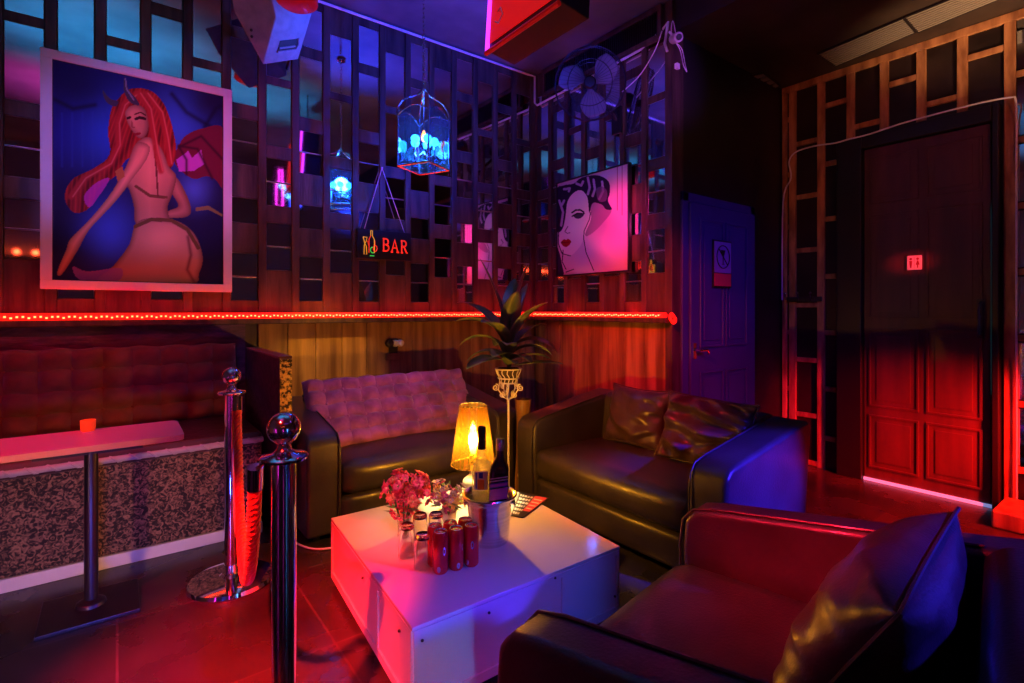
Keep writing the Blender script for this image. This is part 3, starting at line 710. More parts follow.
# ------------------------------------------------------------------ wall fan
fc = atd(590,84,3.80)
fan = thing('wall_fan', 'round black wall fan with caged translucent blades high in the corner', 'fan', fc)
look = (Vector((0,0,CAMH))-fc).normalized(); look = (look+Vector((-.12,-.1,.15))).normalized()
q = look.to_track_quat('Z','Y'); fm = q.to_matrix()
R = .255
def T3(p): return fm @ Vector(p)
cg = MB()
for rr_, z in ((R,.0),(R*.985,.03),(R*.985,-.03),(R*.62,.058),(R*.62,-.055)):
    cg.tube([T3((rr_*math.cos(2*PI*k/48),rr_*math.sin(2*PI*k/48),z)) for k in range(48)], .003 if rr_<R else .0045, 6, closed=True)
for k in range(40):
    a = 2*PI*k/40
    cg.tube([T3((rr_*math.cos(a),rr_*math.sin(a),z)) for rr_, z in ((.05,.062),(R*.62,.058),(R*.9,.045),(R,.0),(R*.9,-.042),(R*.62,-.055),(.06,-.06))], .0013, 4)
cg.build('cage', M['dark_metal'], fan)
MB().lathe([(.001,.075),(.035,.072),(.045,.062),(.045,.055)], n=20, mtx=fm).build('badge', M['black'], fan)
MB().lathe([(.03,.04),(.035,.0),(.03,-.03)], n=20, mtx=fm).build('hub', M['black'], fan)
for k in range(3):
    a0 = 2*PI*k/3+.5; nb = 10; vs = []; fs = []
    for i in range(nb+1):
        r_ = .03+.20*i/nb; wdt = (.35+.75*math.sin(PI*min(1,(i/nb)*.85+.1)))*.62
        for j in range(9):
            s = (j/8-.5)*2; a = a0+s*wdt*.95+.25*(i/nb)
            vs.append(T3((r_*math.cos(a), r_*math.sin(a), .028*s*(1-.3*i/nb))))
    for i in range(nb):
        for j in range(8): fs.append((i*9+j,i*9+j+1,(i+1)*9+j+1,(i+1)*9+j))
    o = MB().add(vs,fs).build('blade', M['fanblade'], fan); sd = o.modifiers.new('sol','SOLIDIFY'); sd.thickness = .003
MB().lathe([(.05,-.06),(.06,-.09),(.055,-.15),(.03,-.17)], n=20, mtx=fm).build('motor', M['black'], fan)
wp = Vector((XW-.024,fc.y-.03,fc.z-.22))-fc
back = T3((0,0,-.15))
br_ = MB().tube([back, back+Vector((.02,0,-.08)), wp+Vector((-.05,0,.05)), wp+Vector((-.006,0,.0))], .016, 10)
br_.box(wp+Vector((-.02,-.045,-.10)), wp+Vector((0,.045,.10)))
br_.build('wall_bracket', M['black'], fan, bevel=0)

# ------------------------------------------------------------------ security camera
cc = onx(676,38,XW-.09)
cc = Vector((XW-.06,YS-.03,2.95))
cc = atd(676,38,3.45)
cv = thing('security_camera', 'small pale security camera on a bracket at the top of the wall edge', 'camera', cc)
MB().lathe([(.028,-.05),(.032,-.045),(.032,.045),(.026,.052)], n=18, mtx=(Vector((-.5,-.8,-.35)).to_track_quat('Z','Y').to_matrix())).build('camera_body', M['white_paint'], cv)
MB().lathe([(.020,.051),(.019,.056),(.002,.057)], n=18, mtx=(Vector((-.5,-.8,-.35)).to_track_quat('Z','Y').to_matrix())).build('lens', M['black'], cv)
wm = Vector((XW+.02,YS-.012,cc.z+.06))-cc
MB().tube([(0,.02,.02),(.0,.05,.06),wm], .008, 8).tube(smoothpath([(0,.03,0),(.06,.0,-.05),(.10,0,-.14),(.12,0,-.19),(.08,0,-.15),(.04,0,-.06),(.0,.03,.01)],6), .003, 6).tube(smoothpath([(-.01,.03,.02),(-.05,.0,.06),(-.03,.0,.10),wm],5), .003, 6).box((.0,-.01,-.20),(.03,.012,-.165)).build('mount_and_cables', M['cable'], cv)

# ------------------------------------------------------------------ hanging loudspeaker
B = Vector((.707,3.44,2.64)); r = Vector((.213,.065,.118))*1.05; e = Vector((.034,-.175,.225)); l = Vector((-.169,-.083,.22))
sp = thing('loudspeaker', 'grey wedge loudspeaker hung from the ceiling above the horned woman print', 'speaker', B)
prof = [Vector((0,0,0)), l, l*1.45+e*.38, l*1.15+e*.95, l*.35+e*1.22, e]
for p_ in prof:
    pass
def capz(p): return Vector((p.x,p.y,min(p.z, ZC-B.z-.02)))
MB().prism([capz(p) for p in prof], r).build('cabinet', M['speaker'], sp, bevel=.006)
nrm = (e.cross(r)).normalized()
if nrm.dot(-B) < 0: nrm = -nrm
ra, ea = r.normalized(), e.normalized(); hc = e*.36+r*.55
def HP(a, b_, n_=0): return hc+r*a+e*b_+nrm*n_
MB().prism([HP(-.26,-.12,.001),HP(.26,-.12,.001),HP(.30,.0,.001),HP(.26,.13,.001),HP(-.26,.13,.001)], nrm*.003).build('handle_recess', M['black'], sp)
MB().tube([HP(-.26,-.10,.006),HP(.24,-.10,.006),HP(.30,.0,.006),HP(.24,.14,.006)], .007, 8).tube([HP(-.24,-.02,.006),HP(.2,-.02,.006)], .007, 8).build('handle', M['speaker'], sp)
ln = l.cross(e).normalized()
if ln.dot(-B) < 0: ln = -ln
for a, b_ in ((.45,.12),(.50,.20),(.9,.9)): MB().ball(l*a+e*b_+ln*.003, .009, 8).build('screw', M['black'], sp)
mid = l*.9+e*.7+r*.5
MB().tube([capz(mid), Vector((mid.x,mid.y,ZC-B.z))], .015, 8).build('ceiling_rod', M['dark_metal'], sp)
MB().tube([r+e*.3, Vector((r.x+.02,YW-B.y-.022,r.z+e.z*.3+.1))], .012, 8).build('wall_bracket', M['dark_metal'], sp)
# red beacon lamp by the speaker
rb = atd(297,-3,2.9)
bl = thing('red_stage_lamp', 'round red stage lamp beside the hung loudspeaker', 'lamp', rb)
MB().lathe([(.03,.07),(.085,.06),(.11,.02),(.11,-.03),(.09,-.045)], n=24).build('lamp_housing', M['red_dark'], bl)
MB().tube([(0,0,.06),(0,0,ZC-rb.z)], .014, 8).build('stem', M['dark_metal'], bl)

# ------------------------------------------------------------------ lantern
lc = Vector((1.515,2.905,0)); dl = lc.x*S_+lc.y*C_
def lz(v): return CAMH+(310-v)/521*dl
ztop, zst, zsb, zbt = lz(88), lz(112), lz(160), lz(172)
ln_ = thing('hanging_lantern', 'square glass lantern with blue bulbs hanging on a chain from the ceiling', 'lantern', (lc.x,lc.y,ZC))
hw = .112
zb0 = lz(168); zt0 = lz(118); rot = Matrix.Rotation(math.radians(28),3,'Z')
def LP(x,y,z): p = rot @ Vector((x,y,0)); return Vector((p.x,p.y,z-ZC))
f_ = MB(); cr_ = [(-hw,-hw),(hw,-hw),(hw,hw),(-hw,hw)]
for i in range(4):
    a = cr_[i]; b_ = cr_[(i+1)%4]
    f_.tube([LP(*a,zb0),LP(*b_,zb0)], .0075, 6)
    f_.tube([LP(*a,zb0),LP(*a,zt0)], .006, 6)
    f_.tube([LP(a[0]+(b_[0]-a[0])*t/8, a[1]+(b_[1]-a[1])*t/8, zt0+.045*math.sin(PI*t/8)) for t in range(9)], .005, 6)
    mxy = a
    f_.tube(smoothpath([LP(*a,zt0),LP(a[0]*.98,a[1]*.98,zt0+.05),LP(a[0]*.70,a[1]*.70,zt0+.105),LP(a[0]*.25,a[1]*.25,zt0+.14),LP(0,0,ztop)],4), .0065, 6)
f_.build('metal_frame', M['steel'], ln_)
g_ = MB()
for i in range(4):
    a = cr_[i]; b_ = cr_[(i+1)%4]
    top = [LP(a[0]+(b_[0]-a[0])*t/8, a[1]+(b_[1]-a[1])*t/8, zt0-.004+.045*math.sin(PI*t/8)) for t in range(9)]
    nrm_ = (rot @ Vector(((a[0]+b_[0]),(a[1]+b_[1]),0))).normalized()*.002
    g_.prism([LP(*a,zb0+.004)]+top+[LP(*b_,zb0+.004)], nrm_)
g_.build('glass_panes', M['lantern_glass'], ln_, smooth=False)
c_ = MB(); c_.tube([LP(0,0,ztop),LP(0,0,zb0+.09)], .005, 8)
for k in range(5):
    a = 2*PI*k/5+.3
    c_.tube(smoothpath([LP(0,0,zb0+.10),LP(.035*math.cos(a),.035*math.sin(a),zb0+.07),LP(.065*math.cos(a),.065*math.sin(a),zb0+.09),LP(.065*math.cos(a),.065*math.sin(a),zb0+.135)],4), .0045, 6)
c_.build('candle_arms', M['chrome'], ln_)
for k in range(5):
    a = 2*PI*k/5+.3; c = LP(.065*math.cos(a),.065*math.sin(a),zb0+.165)
    o = MB().ball((0,0,0), .026, 12).build('bulb', M['cyan_bulb'], ln_); o.location = c
o = MB().lathe([(.004,-.03),(.014,-.02),(.018,0),(.012,.025),(.002,.05)], n=12).build('bulb', M['flame'], ln_); o.location = LP(0,0,zb0+.19); o['label'] = 'orange flame-shaped bulb'
ch = MB(); z = ztop+.012; i = 0
while z < ZC-.005:
    pts = [Vector(((.009*math.cos(t*PI/5)) if i%2 else 0, 0 if i%2 else .009*math.cos(t*PI/5), z-ZC+.008+.017*math.sin(t*PI/5))) for t in range(10)]
    ch.tube(pts, .0028, 5, closed=True); z += .027; i += 1
ch.lathe([(.04,-.004),(.035,-.02),(.01,-.03)], n=16)
ch.build('chain', M['chrome'], ln_)

# ------------------------------------------------------------------ hanging red light box
cb0 = atd(488,52,2.52)
rbx = thing('hanging_light_box', 'red light box sign with purple edge hanging from the ceiling', 'sign', (cb0.x,cb0.y,cb0.z))
tilt = Vector((.035,0,.5)); u_ = Vector((0,-.55,0))
MB().prism([Vector((0,0,0)), u_*.95, u_*.95+tilt, tilt], (.16,0,-.02)).build('box_body', M['dark_metal'], rbx, bevel=.006)
MB().prism([Vector((-.006,-.02,.03))+p for p in (Vector((0,0,0)), u_*.90, u_*.90+tilt*.9, tilt*.9)], (.004,0,0)).build('red_face', M['red_box'], rbx)
MB().tube([Vector((-.008,-.004,.0)), tilt+Vector((-.008,-.004,0))], .011, 8).build('purple_tube', M['purple_led'], rbx)
MB().tube([(-.01,.004,-.01),(-.01,-.52,-.01)], .012, 8).build('lower_rail', M['red_dark'], rbx)
sw = MB()
def SB(y, z): return Vector((-.009+.07*z, -y, z))
sw.tube([SB(.13+.05*(1-.05*t)*math.cos(t*.45), .27+.06*(1-.05*t)*math.sin(t*.45)) for t in range(18)], .004, 6)
sw.build('swirl_mark', M['paper_white'], rbx); sw = MB()
sw.tube([SB(.06,.12),SB(.09,.10),SB(.12,.13),SB(.10,.17),SB(.08,.16)], .004, 6)
sw.build('swirl_mark', M['paper_white'], rbx)
MB().ball(SB(.27,.27), .028, 12, sc=(.15,1,1)).build('round_hole', M['lab_blue'], rbx)
for yy in (-.12,-.42): MB().tube([(.08,yy,.49),(.08,yy,ZC-cb0.z)], .005, 6).build('hanging_wire', M['dark_metal'], rbx)

# neon sign behind the viewer, seen in the mirrors
ns = thing('neon_bottle_sign', 'blue and magenta neon bottle sign seen only as a reflection in the mirror tiles', 'sign', (1.84,-.05,2.55)); ns.scale = (.66,1,1)
MB().box((-.26,-.03,-.05),(.26,.0,.55)).build('sign_board', M['black'], ns)
MB().tube([(.20,.012,.0),(.20,.012,.30),(.17,.012,.38),(.17,.012,.50),(.12,.012,.50),(.12,.012,.38),(.09,.012,.30),(.09,.012,.0),(.20,.012,.0)], .013, 8).build('neon_bottle', M['neon_deep'], ns)
MB().tube([(-.06,.012,.0),(-.06,.012,.28),(-.09,.012,.36),(-.09,.012,.50),(-.15,.012,.50),(-.15,.012,.36),(-.18,.012,.28),(-.18,.012,.0),(-.06,.012,.0)], .013, 8).build('neon_bottle', M['neon_mag'], ns)
tx = MB()
def NT(x, z): return Vector((.16-x*.95, .032, .12+z*.9+x*.0-.35*x*-.55))
let = {'V':[[(0,1),(.5,0),(1,1)]],'O':[[(0,0),(0,1),(1,1),(1,0),(0,0)]],'D':[[(0,0),(0,1),(.7,1),(1,.7),(1,.3),(.7,0),(0,0)]],'K':[[(0,0),(0,1)],[(1,1),(0,.5),(1,0)]],'A':[[(0,0),(.5,1),(1,0)],[(.2,.4),(.8,.4)]],
       'S':[[(1,1),(0,1),(0,.5),(1,.5),(1,0),(0,0)]],'H':[[(0,0),(0,1)],[(1,0),(1,1)],[(0,.5),(1,.5)]],'T':[[(0,1),(1,1)],[(.5,1),(.5,0)]]}
for wd, x0, z0, s in (('VODKA',0,.08,.06),('SHOT',.02,-.02,.05)):
    for i, chh in enumerate(wd):
        for pl in let[chh]: tx.tube([NT(x0+i*s*1.15+a*s*.85, z0+b_*s*1.2) for a, b_ in pl], .005, 6)
tx.build('neon_lettering', M['neon_blue'], ns)
for xx in (-.2,.2): MB().tube([(xx,-.015,.55),(xx,-.015,ZC-2.55)], .005, 6).build('hanging_wire', M['dark_metal'], ns)
# added glow tubes on unseen walls, put there to streak the chrome posts
for nm, lx, ly, mm, lb in (('added_glow_tube',.75,YB+.05,M['neon_blue'],'added blue glow tube low behind the viewer, reflected in the chrome posts'),('added_glow_tube',XL+.05,.35,M['neon_mag'],'added magenta glow tube low on the unseen left wall, reflected in the chrome posts'),('added_glow_tube',-.6,YB+.05,M['neon_mag'],'added magenta glow tube low behind the viewer, reflected in the chrome posts')):
    t = thing(nm, lb, 'added light', (lx,ly,0))
    MB().lathe([(.036,.06),(.036,1.0)], n=16).build('tube', mm, t)
    MB().lathe([(.044,0),(.044,.06)], n=16).build('end_cap', M['black'], t)
    MB().lathe([(.044,1.0),(.044,1.04)], n=16).build('end_cap', M['black'], t)
# string of red bulbs on back wall (mirror reflection)
sl = thing('bulb_string', 'row of red bulbs behind the viewer, seen reflected in the mirror tiles at far left', 'lights', (-1.2,YB,1.95))
MB().box((-.75,0,-.10),(1.6,.18,-.07)).build('shelf_board', M['wood_dark'], sl)
ob = None
for k in range(14):
    if ob is None: ob = MB().ball((0,0,0), .028, 10).build('bulb', M['led'], sl)
    else: ob = ob.copy(); COL.objects.link(ob)
    ob.location = (-.7+k*.17, .10, -.035)

# ------------------------------------------------------------------ leather seating
def soft_box(lo, hi, name, m, parent, bv=.04, seg=5, puff=.0, label=None):
    """rounded cushion built as a subdivided, slightly bulged block"""
    bm = bmesh.new()
    nx, ny, nz = 10, 8, 4
    x0,y0,z0 = lo; x1,y1,z1 = hi
    mb = MB().box(lo, hi)
    if puff == 0: return mb.build(name, m, parent, bevel=bv, seg=seg)
    def face(o, a, b_, n1, n2):
        vs = [(Vector(o)+Vector(a)*i/n1+Vector(b_)*j/n2) for j in range(n2+1) for i in range(n1+1)]
        fs = [(j*(n1+1)+i, j*(n1+1)+i+1, (j+1)*(n1+1)+i+1, (j+1)*(n1+1)+i) for j in range(n2) for i in range(n1)]
        return vs, fs
    w,d,h = x1-x0,y1-y0,z1-z0; N = 14
    g = MB()
    for o_, a, b_ in (((x0,y0,z0),(w,0,0),(0,d,0)),((x0,y0,z1),(w,0,0),(0,d,0)),((x0,y0,z0),(w,0,0),(0,0,h)),((x0,y1,z0),(w,0,0),(0,0,h)),((x0,y0,z0),(0,d,0),(0,0,h)),((x1,y0,z0),(0,d,0),(0,0,h))):
        vs, fs = face(o_, a, b_, N, N); g.add(vs, fs)
    c = Vector(((x0+x1)/2,(y0+y1)/2,(z0+z1)/2)); hs = Vector((w/2,d/2,h/2))
    rr_ = bv
    for i, p in enumerate(g.v):
        q = p-c
        inner = Vector([max(min(q[k], hs[k]-rr_), -(hs[k]-rr_)) for k in range(3)])
        dlt = q-inner
        if dlt.length > 1e-9: q = inner+dlt.normalized()*rr_
        nx_, ny_, nz_ = q.x/hs.x, q.y/hs.y, q.z/hs.z
        bz = puff*(1-nx_**2)*(1-ny_**2); q.z += bz*(1 if nz_ > 0 else -.3)*abs(nz_)
        q.y += puff*.8*(1-nx_**4)*(1-nz_**2)*ny_**3
        g.v[i] = c+q
    bm = None
    o = g.build(name, m, parent)
    bm = bmesh.new(); bm.from_mesh(o.data); bmesh.ops.remove_doubles(bm, verts=bm.verts, dist=.0008); bmesh.ops.recalc_face_normals(bm, faces=bm.faces)
    bm.to_mesh(o.data); bm.free(); o.data.shade_smooth()
    return o
def make_seat(name, label, cat, Wd, loc, rz, D=.66, armw=.17, group=None):
    t = thing(name, label, cat, loc, rz, group)
    # local: x across, y=0 front edge, +y to the back
    soft_box((armw-.005,-.005,.045),(Wd-armw+.005,D-.12,.205), 'base', M['leather'], t, .03, puff=.008)
    soft_box((armw-.003,-.02,.205),(Wd-armw+.003,D-.10,.375), 'seat_cushion', M['leather'], t, .055, puff=.022)
    # backrest leans outwards
    bp = [(armw-.01,D-.14,.20),(armw-.01,D-.10,.60),(armw-.01,D-.07,.635),(armw-.01,D+.02,.645),(armw-.01,D+.06,.62),(armw-.01,D-.02,.03),(armw-.01,D-.12,.03)]
    MB().prism(bp, (Wd-2*armw+.02,0,0)).build('backrest', M['leather'], t, bevel=.03, seg=5)
    for x0 in (0, Wd-armw):
        ap_ = [(x0,0,.03),(x0,-.012,.40),(x0,-.005,.49),(x0,.03,.525),(x0,.09,.538),(x0,D-.10,.615),(x0,D+.03,.635),(x0,D+.065,.61),(x0,D-.01,.03)]
        MB().prism(ap_, (armw,0,0)).build('armrest', M['leather'], t, bevel=.024, seg=5)
        # piping seam on front of the arm
        xs = x0+armw-.012 if x0 == 0 else x0+.012
        MB().tube([(xs,-.012,.06),(xs,-.022,.40),(xs,-.012,.485),(xs,.02,.522),(xs,.09,.540),(xs,D-.10,.617)], .004, 6).build('piping', M['leather'], t)
    ft = None
    for fx, fy in ((.06,.06),(Wd-.06,.06),(.06,D-.08),(Wd-.06,D-.08)):
        MB().lathe([(.022,0),(.026,.045)], (fx,fy,0), 12).build('foot', M['black'], t)
    return t
sofa1 = make_seat('loveseat', 'black leather loveseat with purple tufted backrest along the mirror-tiled wall', 'sofa', 1.30, (.73,2.61,0), 0)
# loveseat along right wall: front faces -X
sofa2 = make_seat('loveseat', 'black leather loveseat holding two wrinkled cushions beneath the painting of the face', 'sofa', 1.33, (1.88,2.43,0), -PI/2)
chair = make_seat('armchair', 'black leather armchair in the near foreground right of the white table', 'armchair', .96, (1.54,1.0,0), PI+math.radians(10), D=.80, armw=.115)

# ------------------------------------------------------------------ tufted pads
def tufted(name, w, h, nx, ny, dp, th, m, parent, res=7, edge=.03, curve=0):
    """grid of pillowed squares with dimples, local: x across, z up, front towards -y"""
    NX, NY = nx*res, ny*res; vs = []; fs = []
    for j in range(NY+1):
        for i in range(NX+1):
            x = w*i/NX; z = h*j/NY
            a = abs(math.sin(PI*i/res)); b_ = abs(math.sin(PI*j/res))
            d = dp*((a*b_)**.5*.75+.25*max(a,b_))
            ex = min(x, w-x)/edge; ez = min(z, h-z)/edge
            d = th+d
            k = min(1, max(0,ex)); k2 = min(1, max(0,ez)); d *= math.sqrt(1-(1-k)**2)*.85+.15; d *= math.sqrt(1-(1-k2)**2)*.85+.15
            wr_ = .0025*math.sin(z*190+x*60)*(1-b_)+.002*math.sin(x*150-z*40)*(1-a)
            vs.append((x, -d-wr_+curve*math.sin(PI*x/w), z+.004*math.sin(x*37)))
    for j in range(NY):
        for i in range(NX): o = j*(NX+1)+i; fs.append((o,o+1,o+NX+2,o+NX+1))
    n0 = len(vs)
    rim = [i for i in range(NX+1)]+[(NX+1)*j+NX for j in range(1,NY+1)]+[(NX+1)*NY+i for i in range(NX-1,-1,-1)]+[(NX+1)*j for j in range(NY-1,0,-1)]
    for q in rim: x,y,z = vs[q]; vs.append((x,.0+curve*math.sin(PI*x/w),z))
    nr = len(rim)
    for k in range(nr): fs.append((rim[k], n0+k, n0+(k+1)%nr, rim[(k+1)%nr]))
    fs.append(tuple(n0+k for k in range(nr)))
    o = MB().add(vs, fs).build(name, m, parent)
    b0 = None
    for j in range(1, ny):
        for i in range(1, nx):
            if b0 is None: b0 = MB().ball((0,0,0), .008, 6, sc=(1,.5,1)).build('tuft_button', m, o)
            else: b0 = b0.copy(); COL.objects.link(b0)
            b0.location = (w*i/nx, -th-.004, h*j/ny)
    return o
pad = tufted('tufted_back_pad', 1.06, .425, 10, 5, .022, .040, M['velvet_purple'], sofa1, curve=.0)
pad.location = (.12,.30,.375); pad.rotation_euler = (-math.radians(33),0,0); pad['label'] = 'purple tufted velvet back pad'
# fix seat back behind the pad
MB().box((.14,.50,.35),(1.16,.63,.66)).build('back_cushion', M['leather'], sofa1, bevel=.05, seg=5)

# ------------------------------------------------------------------ booth bench
BY = 2.93
bn = thing('booth_bench', 'long built-in booth bench with tufted wine-red back and embossed front panel', 'bench', (-.6,BY,0))
BXR = .60; BXL = XL+.02
MB().box((BXL,BY+.02,.0),(BXR,YW-.03,.46)).build('bench_base', M['emboss'], bn, world=True, bevel=.004)
MB().box((BXL,BY-.0,.0),(BXR,BY+.018,.055)).build('kick_strip', M['white_paint'], bn, world=True, bevel=.003)
MB().box((BXL,BY-.012,.455),(BXR,YW-.14,.525)).build('seat_pad', M['leather_wine'], bn, world=True, bevel=.025)
tw = MB().tube([(BXL,BY-.012,.485),(BXR,BY-.012,.485)], .014, 8)
tp = []
for i in range(260): tp.append((BXL+.0+i*(BXR-BXL)/260, BY-.014+.012*math.cos(i*.9), .485+.012*math.sin(i*.9)))
tw.tube(tp, .006, 6); tw.build('twisted_piping', M['table_trim'], bn, world=True)
bk = tufted('tufted_backrest', 2.56, .44, 20, 4, .055, .04, M['velvet_red'], bn)
bk.location = (BXL+.6, YW-.125-BY, .51); bk.rotation_euler = (-math.radians(7),0,0)
# end partition
pt = thing('booth_partition', 'upright end partition with gold glitter front edge between booth and loveseat', 'partition', (.682,3.2,0))
MB().box((.650,2.80,0),(.712,YW-.025,.905)).build('panel', M['emboss_dark'], pt, world=True, bevel=.003)
MB().box((.652,2.792,.0),(.710,2.799,.90)).build('glitter_edge', M['gold'], pt, world=True)
MB().box((.648,2.80,.905),(.714,YW-.025,.915)).build('top_cap', M['velvet_red'], pt, world=True, bevel=.003)

# ------------------------------------------------------------------ pedestal table in front of booth
pt = thing('pedestal_table', 'narrow pale-topped pedestal table with black square base before the booth', 'table', (-.08,2.58,0))
def rrect(x0,y0,x1,y1,r,z,n=6):
    pts = []
    for cx_,cy_,a in ((x1-r,y1-r,0),(x0+r,y1-r,90),(x0+r,y0+r,180),(x1-r,y0+r,270)):
        for k in range(n+1): t_ = math.radians(a+90*k/n); pts.append((cx_+r*math.cos(t_),cy_+r*math.sin(t_),z))
    return pts
MB().prism(rrect(-.62,-.14,.295,.20,.03,.632), (0,0,.024)).build('table_top', M['purple_top'], pt, bevel=.003)
MB().lathe([(.022,.02),(.022,.632)], n=20).build('post', M['dark_metal'], pt)
MB().box((-.16,-.10,.615),(.16,.12,.631)).build('under_plate', M['dark_metal'], pt)
MB().box((-.15,-.145,0),(.15,.135,.016)).lathe([(.05,.016),(.045,.03),(.022,.04)], n=20).build('base_plate', M['dark_metal'], pt, bevel=.003)
cpos = onz(88,431,.657)
th_ = thing('tealight_holder', 'little orange-red candle holder on the pale pedestal table', 'candle holder', cpos)
MB().lathe([(.020,0),(.024,.005),(.026,.045),(.023,.045),(.020,.008),(.001,.006)], n=16, cap=False).build('cup', M['stone_red'], th_)
MB().lathe([(.017,.006),(.017,.02),(.001,.021)], n=14).build('wax', M['ceramic'], th_)

# ------------------------------------------------------------------ stanchions and rope
def stanchion(loc, label):
    t = thing('rope_stanchion', label, 'stanchion', loc, group=None)
    MB().lathe([(.160,0),(.165,.008),(.160,.022),(.12,.030),(.045,.036),(.036,.045)], n=48).build('base', M['chrome'], t)
    MB().lathe([(.0275,.036),(.0275,.795)], n=28).build('post', M['chrome'], t)
    MB().lathe([(.030,.790),(.053,.797),(.055,.803),(.050,.808),(.026,.812),(.016,.822),(.013,.832),(.020,.838),(.014,.842)], n=32).ball((0,0,.870), .038, 20).build('finial', M['chrome'], t)
    return t
st_r = stanchion((.385,2.47,0), 'chrome rope stanchion with its round base in view, farther from the camera')
st_f = stanchion((.315,1.31,0), 'tall chrome stanchion post nearest the camera')
A_ = Vector((.400,2.425,.775)); B_ = Vector((.262,1.36,.765))
N = 90; cen = []
for i in range(N+1):
    s = i/N; p = A_.lerp(B_, s); p.z -= .46*(1-(2*s-1)**2)**.72*1.0 if 0 < s < 1 else 0
    cen.append(p)
rp = thing('velvet_rope', 'twisted red rope sagging between the two chrome stanchions', 'rope', (.33,1.9,.3))
mbr = MB()
for k in range(3):
    pts = []; acc = 0
    for i, p in enumerate(cen):
        if i: acc += (p-cen[i-1]).length
    L_ = acc; acc = 0; fine = []
    # resample by arc length
    cum = [0]
    for i in range(1, N+1): cum.append(cum[-1]+(cen[i]-cen[i-1]).length)
    n2 = 260; j = 0
    res = []
    for i in range(n2+1):
        d = cum[-1]*i/n2
        while j < N-1 and cum[j+1] < d: j += 1
        f = (d-cum[j])/max(1e-9, cum[j+1]-cum[j]); res.append((cen[j].lerp(cen[j+1], f), d))
    for i, (p, d) in enumerate(res):
        tt = (res[min(i+1,n2)][0]-res[max(i-1,0)][0]).normalized(); sx = Vector((1,0,0)); sx = (sx-tt*tt.dot(sx)).normalized(); sy = tt.cross(sx)
        a = d*2*PI/.052+k*2*PI/3
        pts.append(p+(sx*math.cos(a)+sy*math.sin(a))*.0082)
    mbr.tube(pts, .0092, 8)
mbr.build('twisted_cord', M['rope'], rp, world=True)
for P_, Q_, tp_ in ((A_, cen[1], Vector((.395,2.44,.800))), (B_, cen[-2], Vector((.275,1.335,.800)))):
    MB().tube([P_+(P_-Q_).normalized()*.012, P_.lerp(Q_,.9)], .019, 14).tube([P_+Vector((0,0,.0)), tp_+Vector((0,0,-.01)), tp_], .006, 8).build('rope_end_hook', M['chrome'], rp, world=True)

# ------------------------------------------------------------------ white coffee table
HT = .276
Np, Rp, Lp = Vector((.646,1.307,0)), Vector((1.484,1.296,0)), Vector((.716,2.204,0)); Bp = Lp+Rp-Np
ct = thing('coffee_table', 'low white glossy cube table lit pink and blue between the sofas', 'table', tuple((Np+Bp)/2))
up = lambda p, z: Vector((p.x,p.y,z))
def inset(k):
    c = (Np+Bp)/2; return [p+(c-p)*k for p in (Np,Rp,Bp,Lp)]
MB().prism([up(p,HT-.012) for p in inset(0)], (0,0,.012)).build('table_top', M['table_white'], ct, world=True, bevel=.002)
MB().prism([up(p,.03) for p in inset(.012)], (0,0,HT-.0425)).build('table_body', M['table_side'], ct, world=True)
MB().prism([up(p,.0) for p in inset(.10)], (0,0,.03)).build('plinth', M['black'], ct, world=True)
tr = MB()
I = inset(.004)
def bar(a, b_, w=.02):
    tr.tube([a, b_], w, 4)
def fbar(p, q, s0_, s1_, z0, z1, o_=.006):
    ax = (q-p).normalized(); nv = Vector((ax.y,-ax.x,0)); L_ = (q-p).length
    a = p+ax*(s0_*L_); b_ = p+ax*(s1_*L_)
    tr.prism([up(a-nv*.001,z0),up(a+nv*o_,z0),up(a+nv*o_,z1),up(a-nv*.001,z1)], b_-a)
J = inset(.0115)
for p, q in ((J[0],J[1]),(J[3],J[0]),(J[1],J[2]),(J[2],J[3])):
    fbar(p,q,0,1,.03,.058); fbar(p,q,0,1,HT-.028,HT-.013); fbar(p,q,0,.018,.058,HT-.028); fbar(p,q,.982,1,.058,HT-.028); fbar(p,q,.66,.675,.058,HT-.028)
tr.build('side_trim', M['table_side'], ct, world=True, smooth=False)
bl_ = MB()
for s, z in ((.03,.045),(.03,HT-.045),(.62,HT-.02),(.30,HT-.045),(.97,.10)):
    p = J[0].lerp(J[1], s); bl_.ball((p.x,p.y-.007,z), .0045, 8)
for s, z in ((.97,.05),(.90,.22),(.5,.22)):
    p = J[3].lerp(J[0], s); bl_.ball((p.x-.007,p.y,z), .0045, 8)
bl_.build('screw_heads', M['dark_metal'], ct, world=True)
def T(u, v): return onz(u, v, HT)

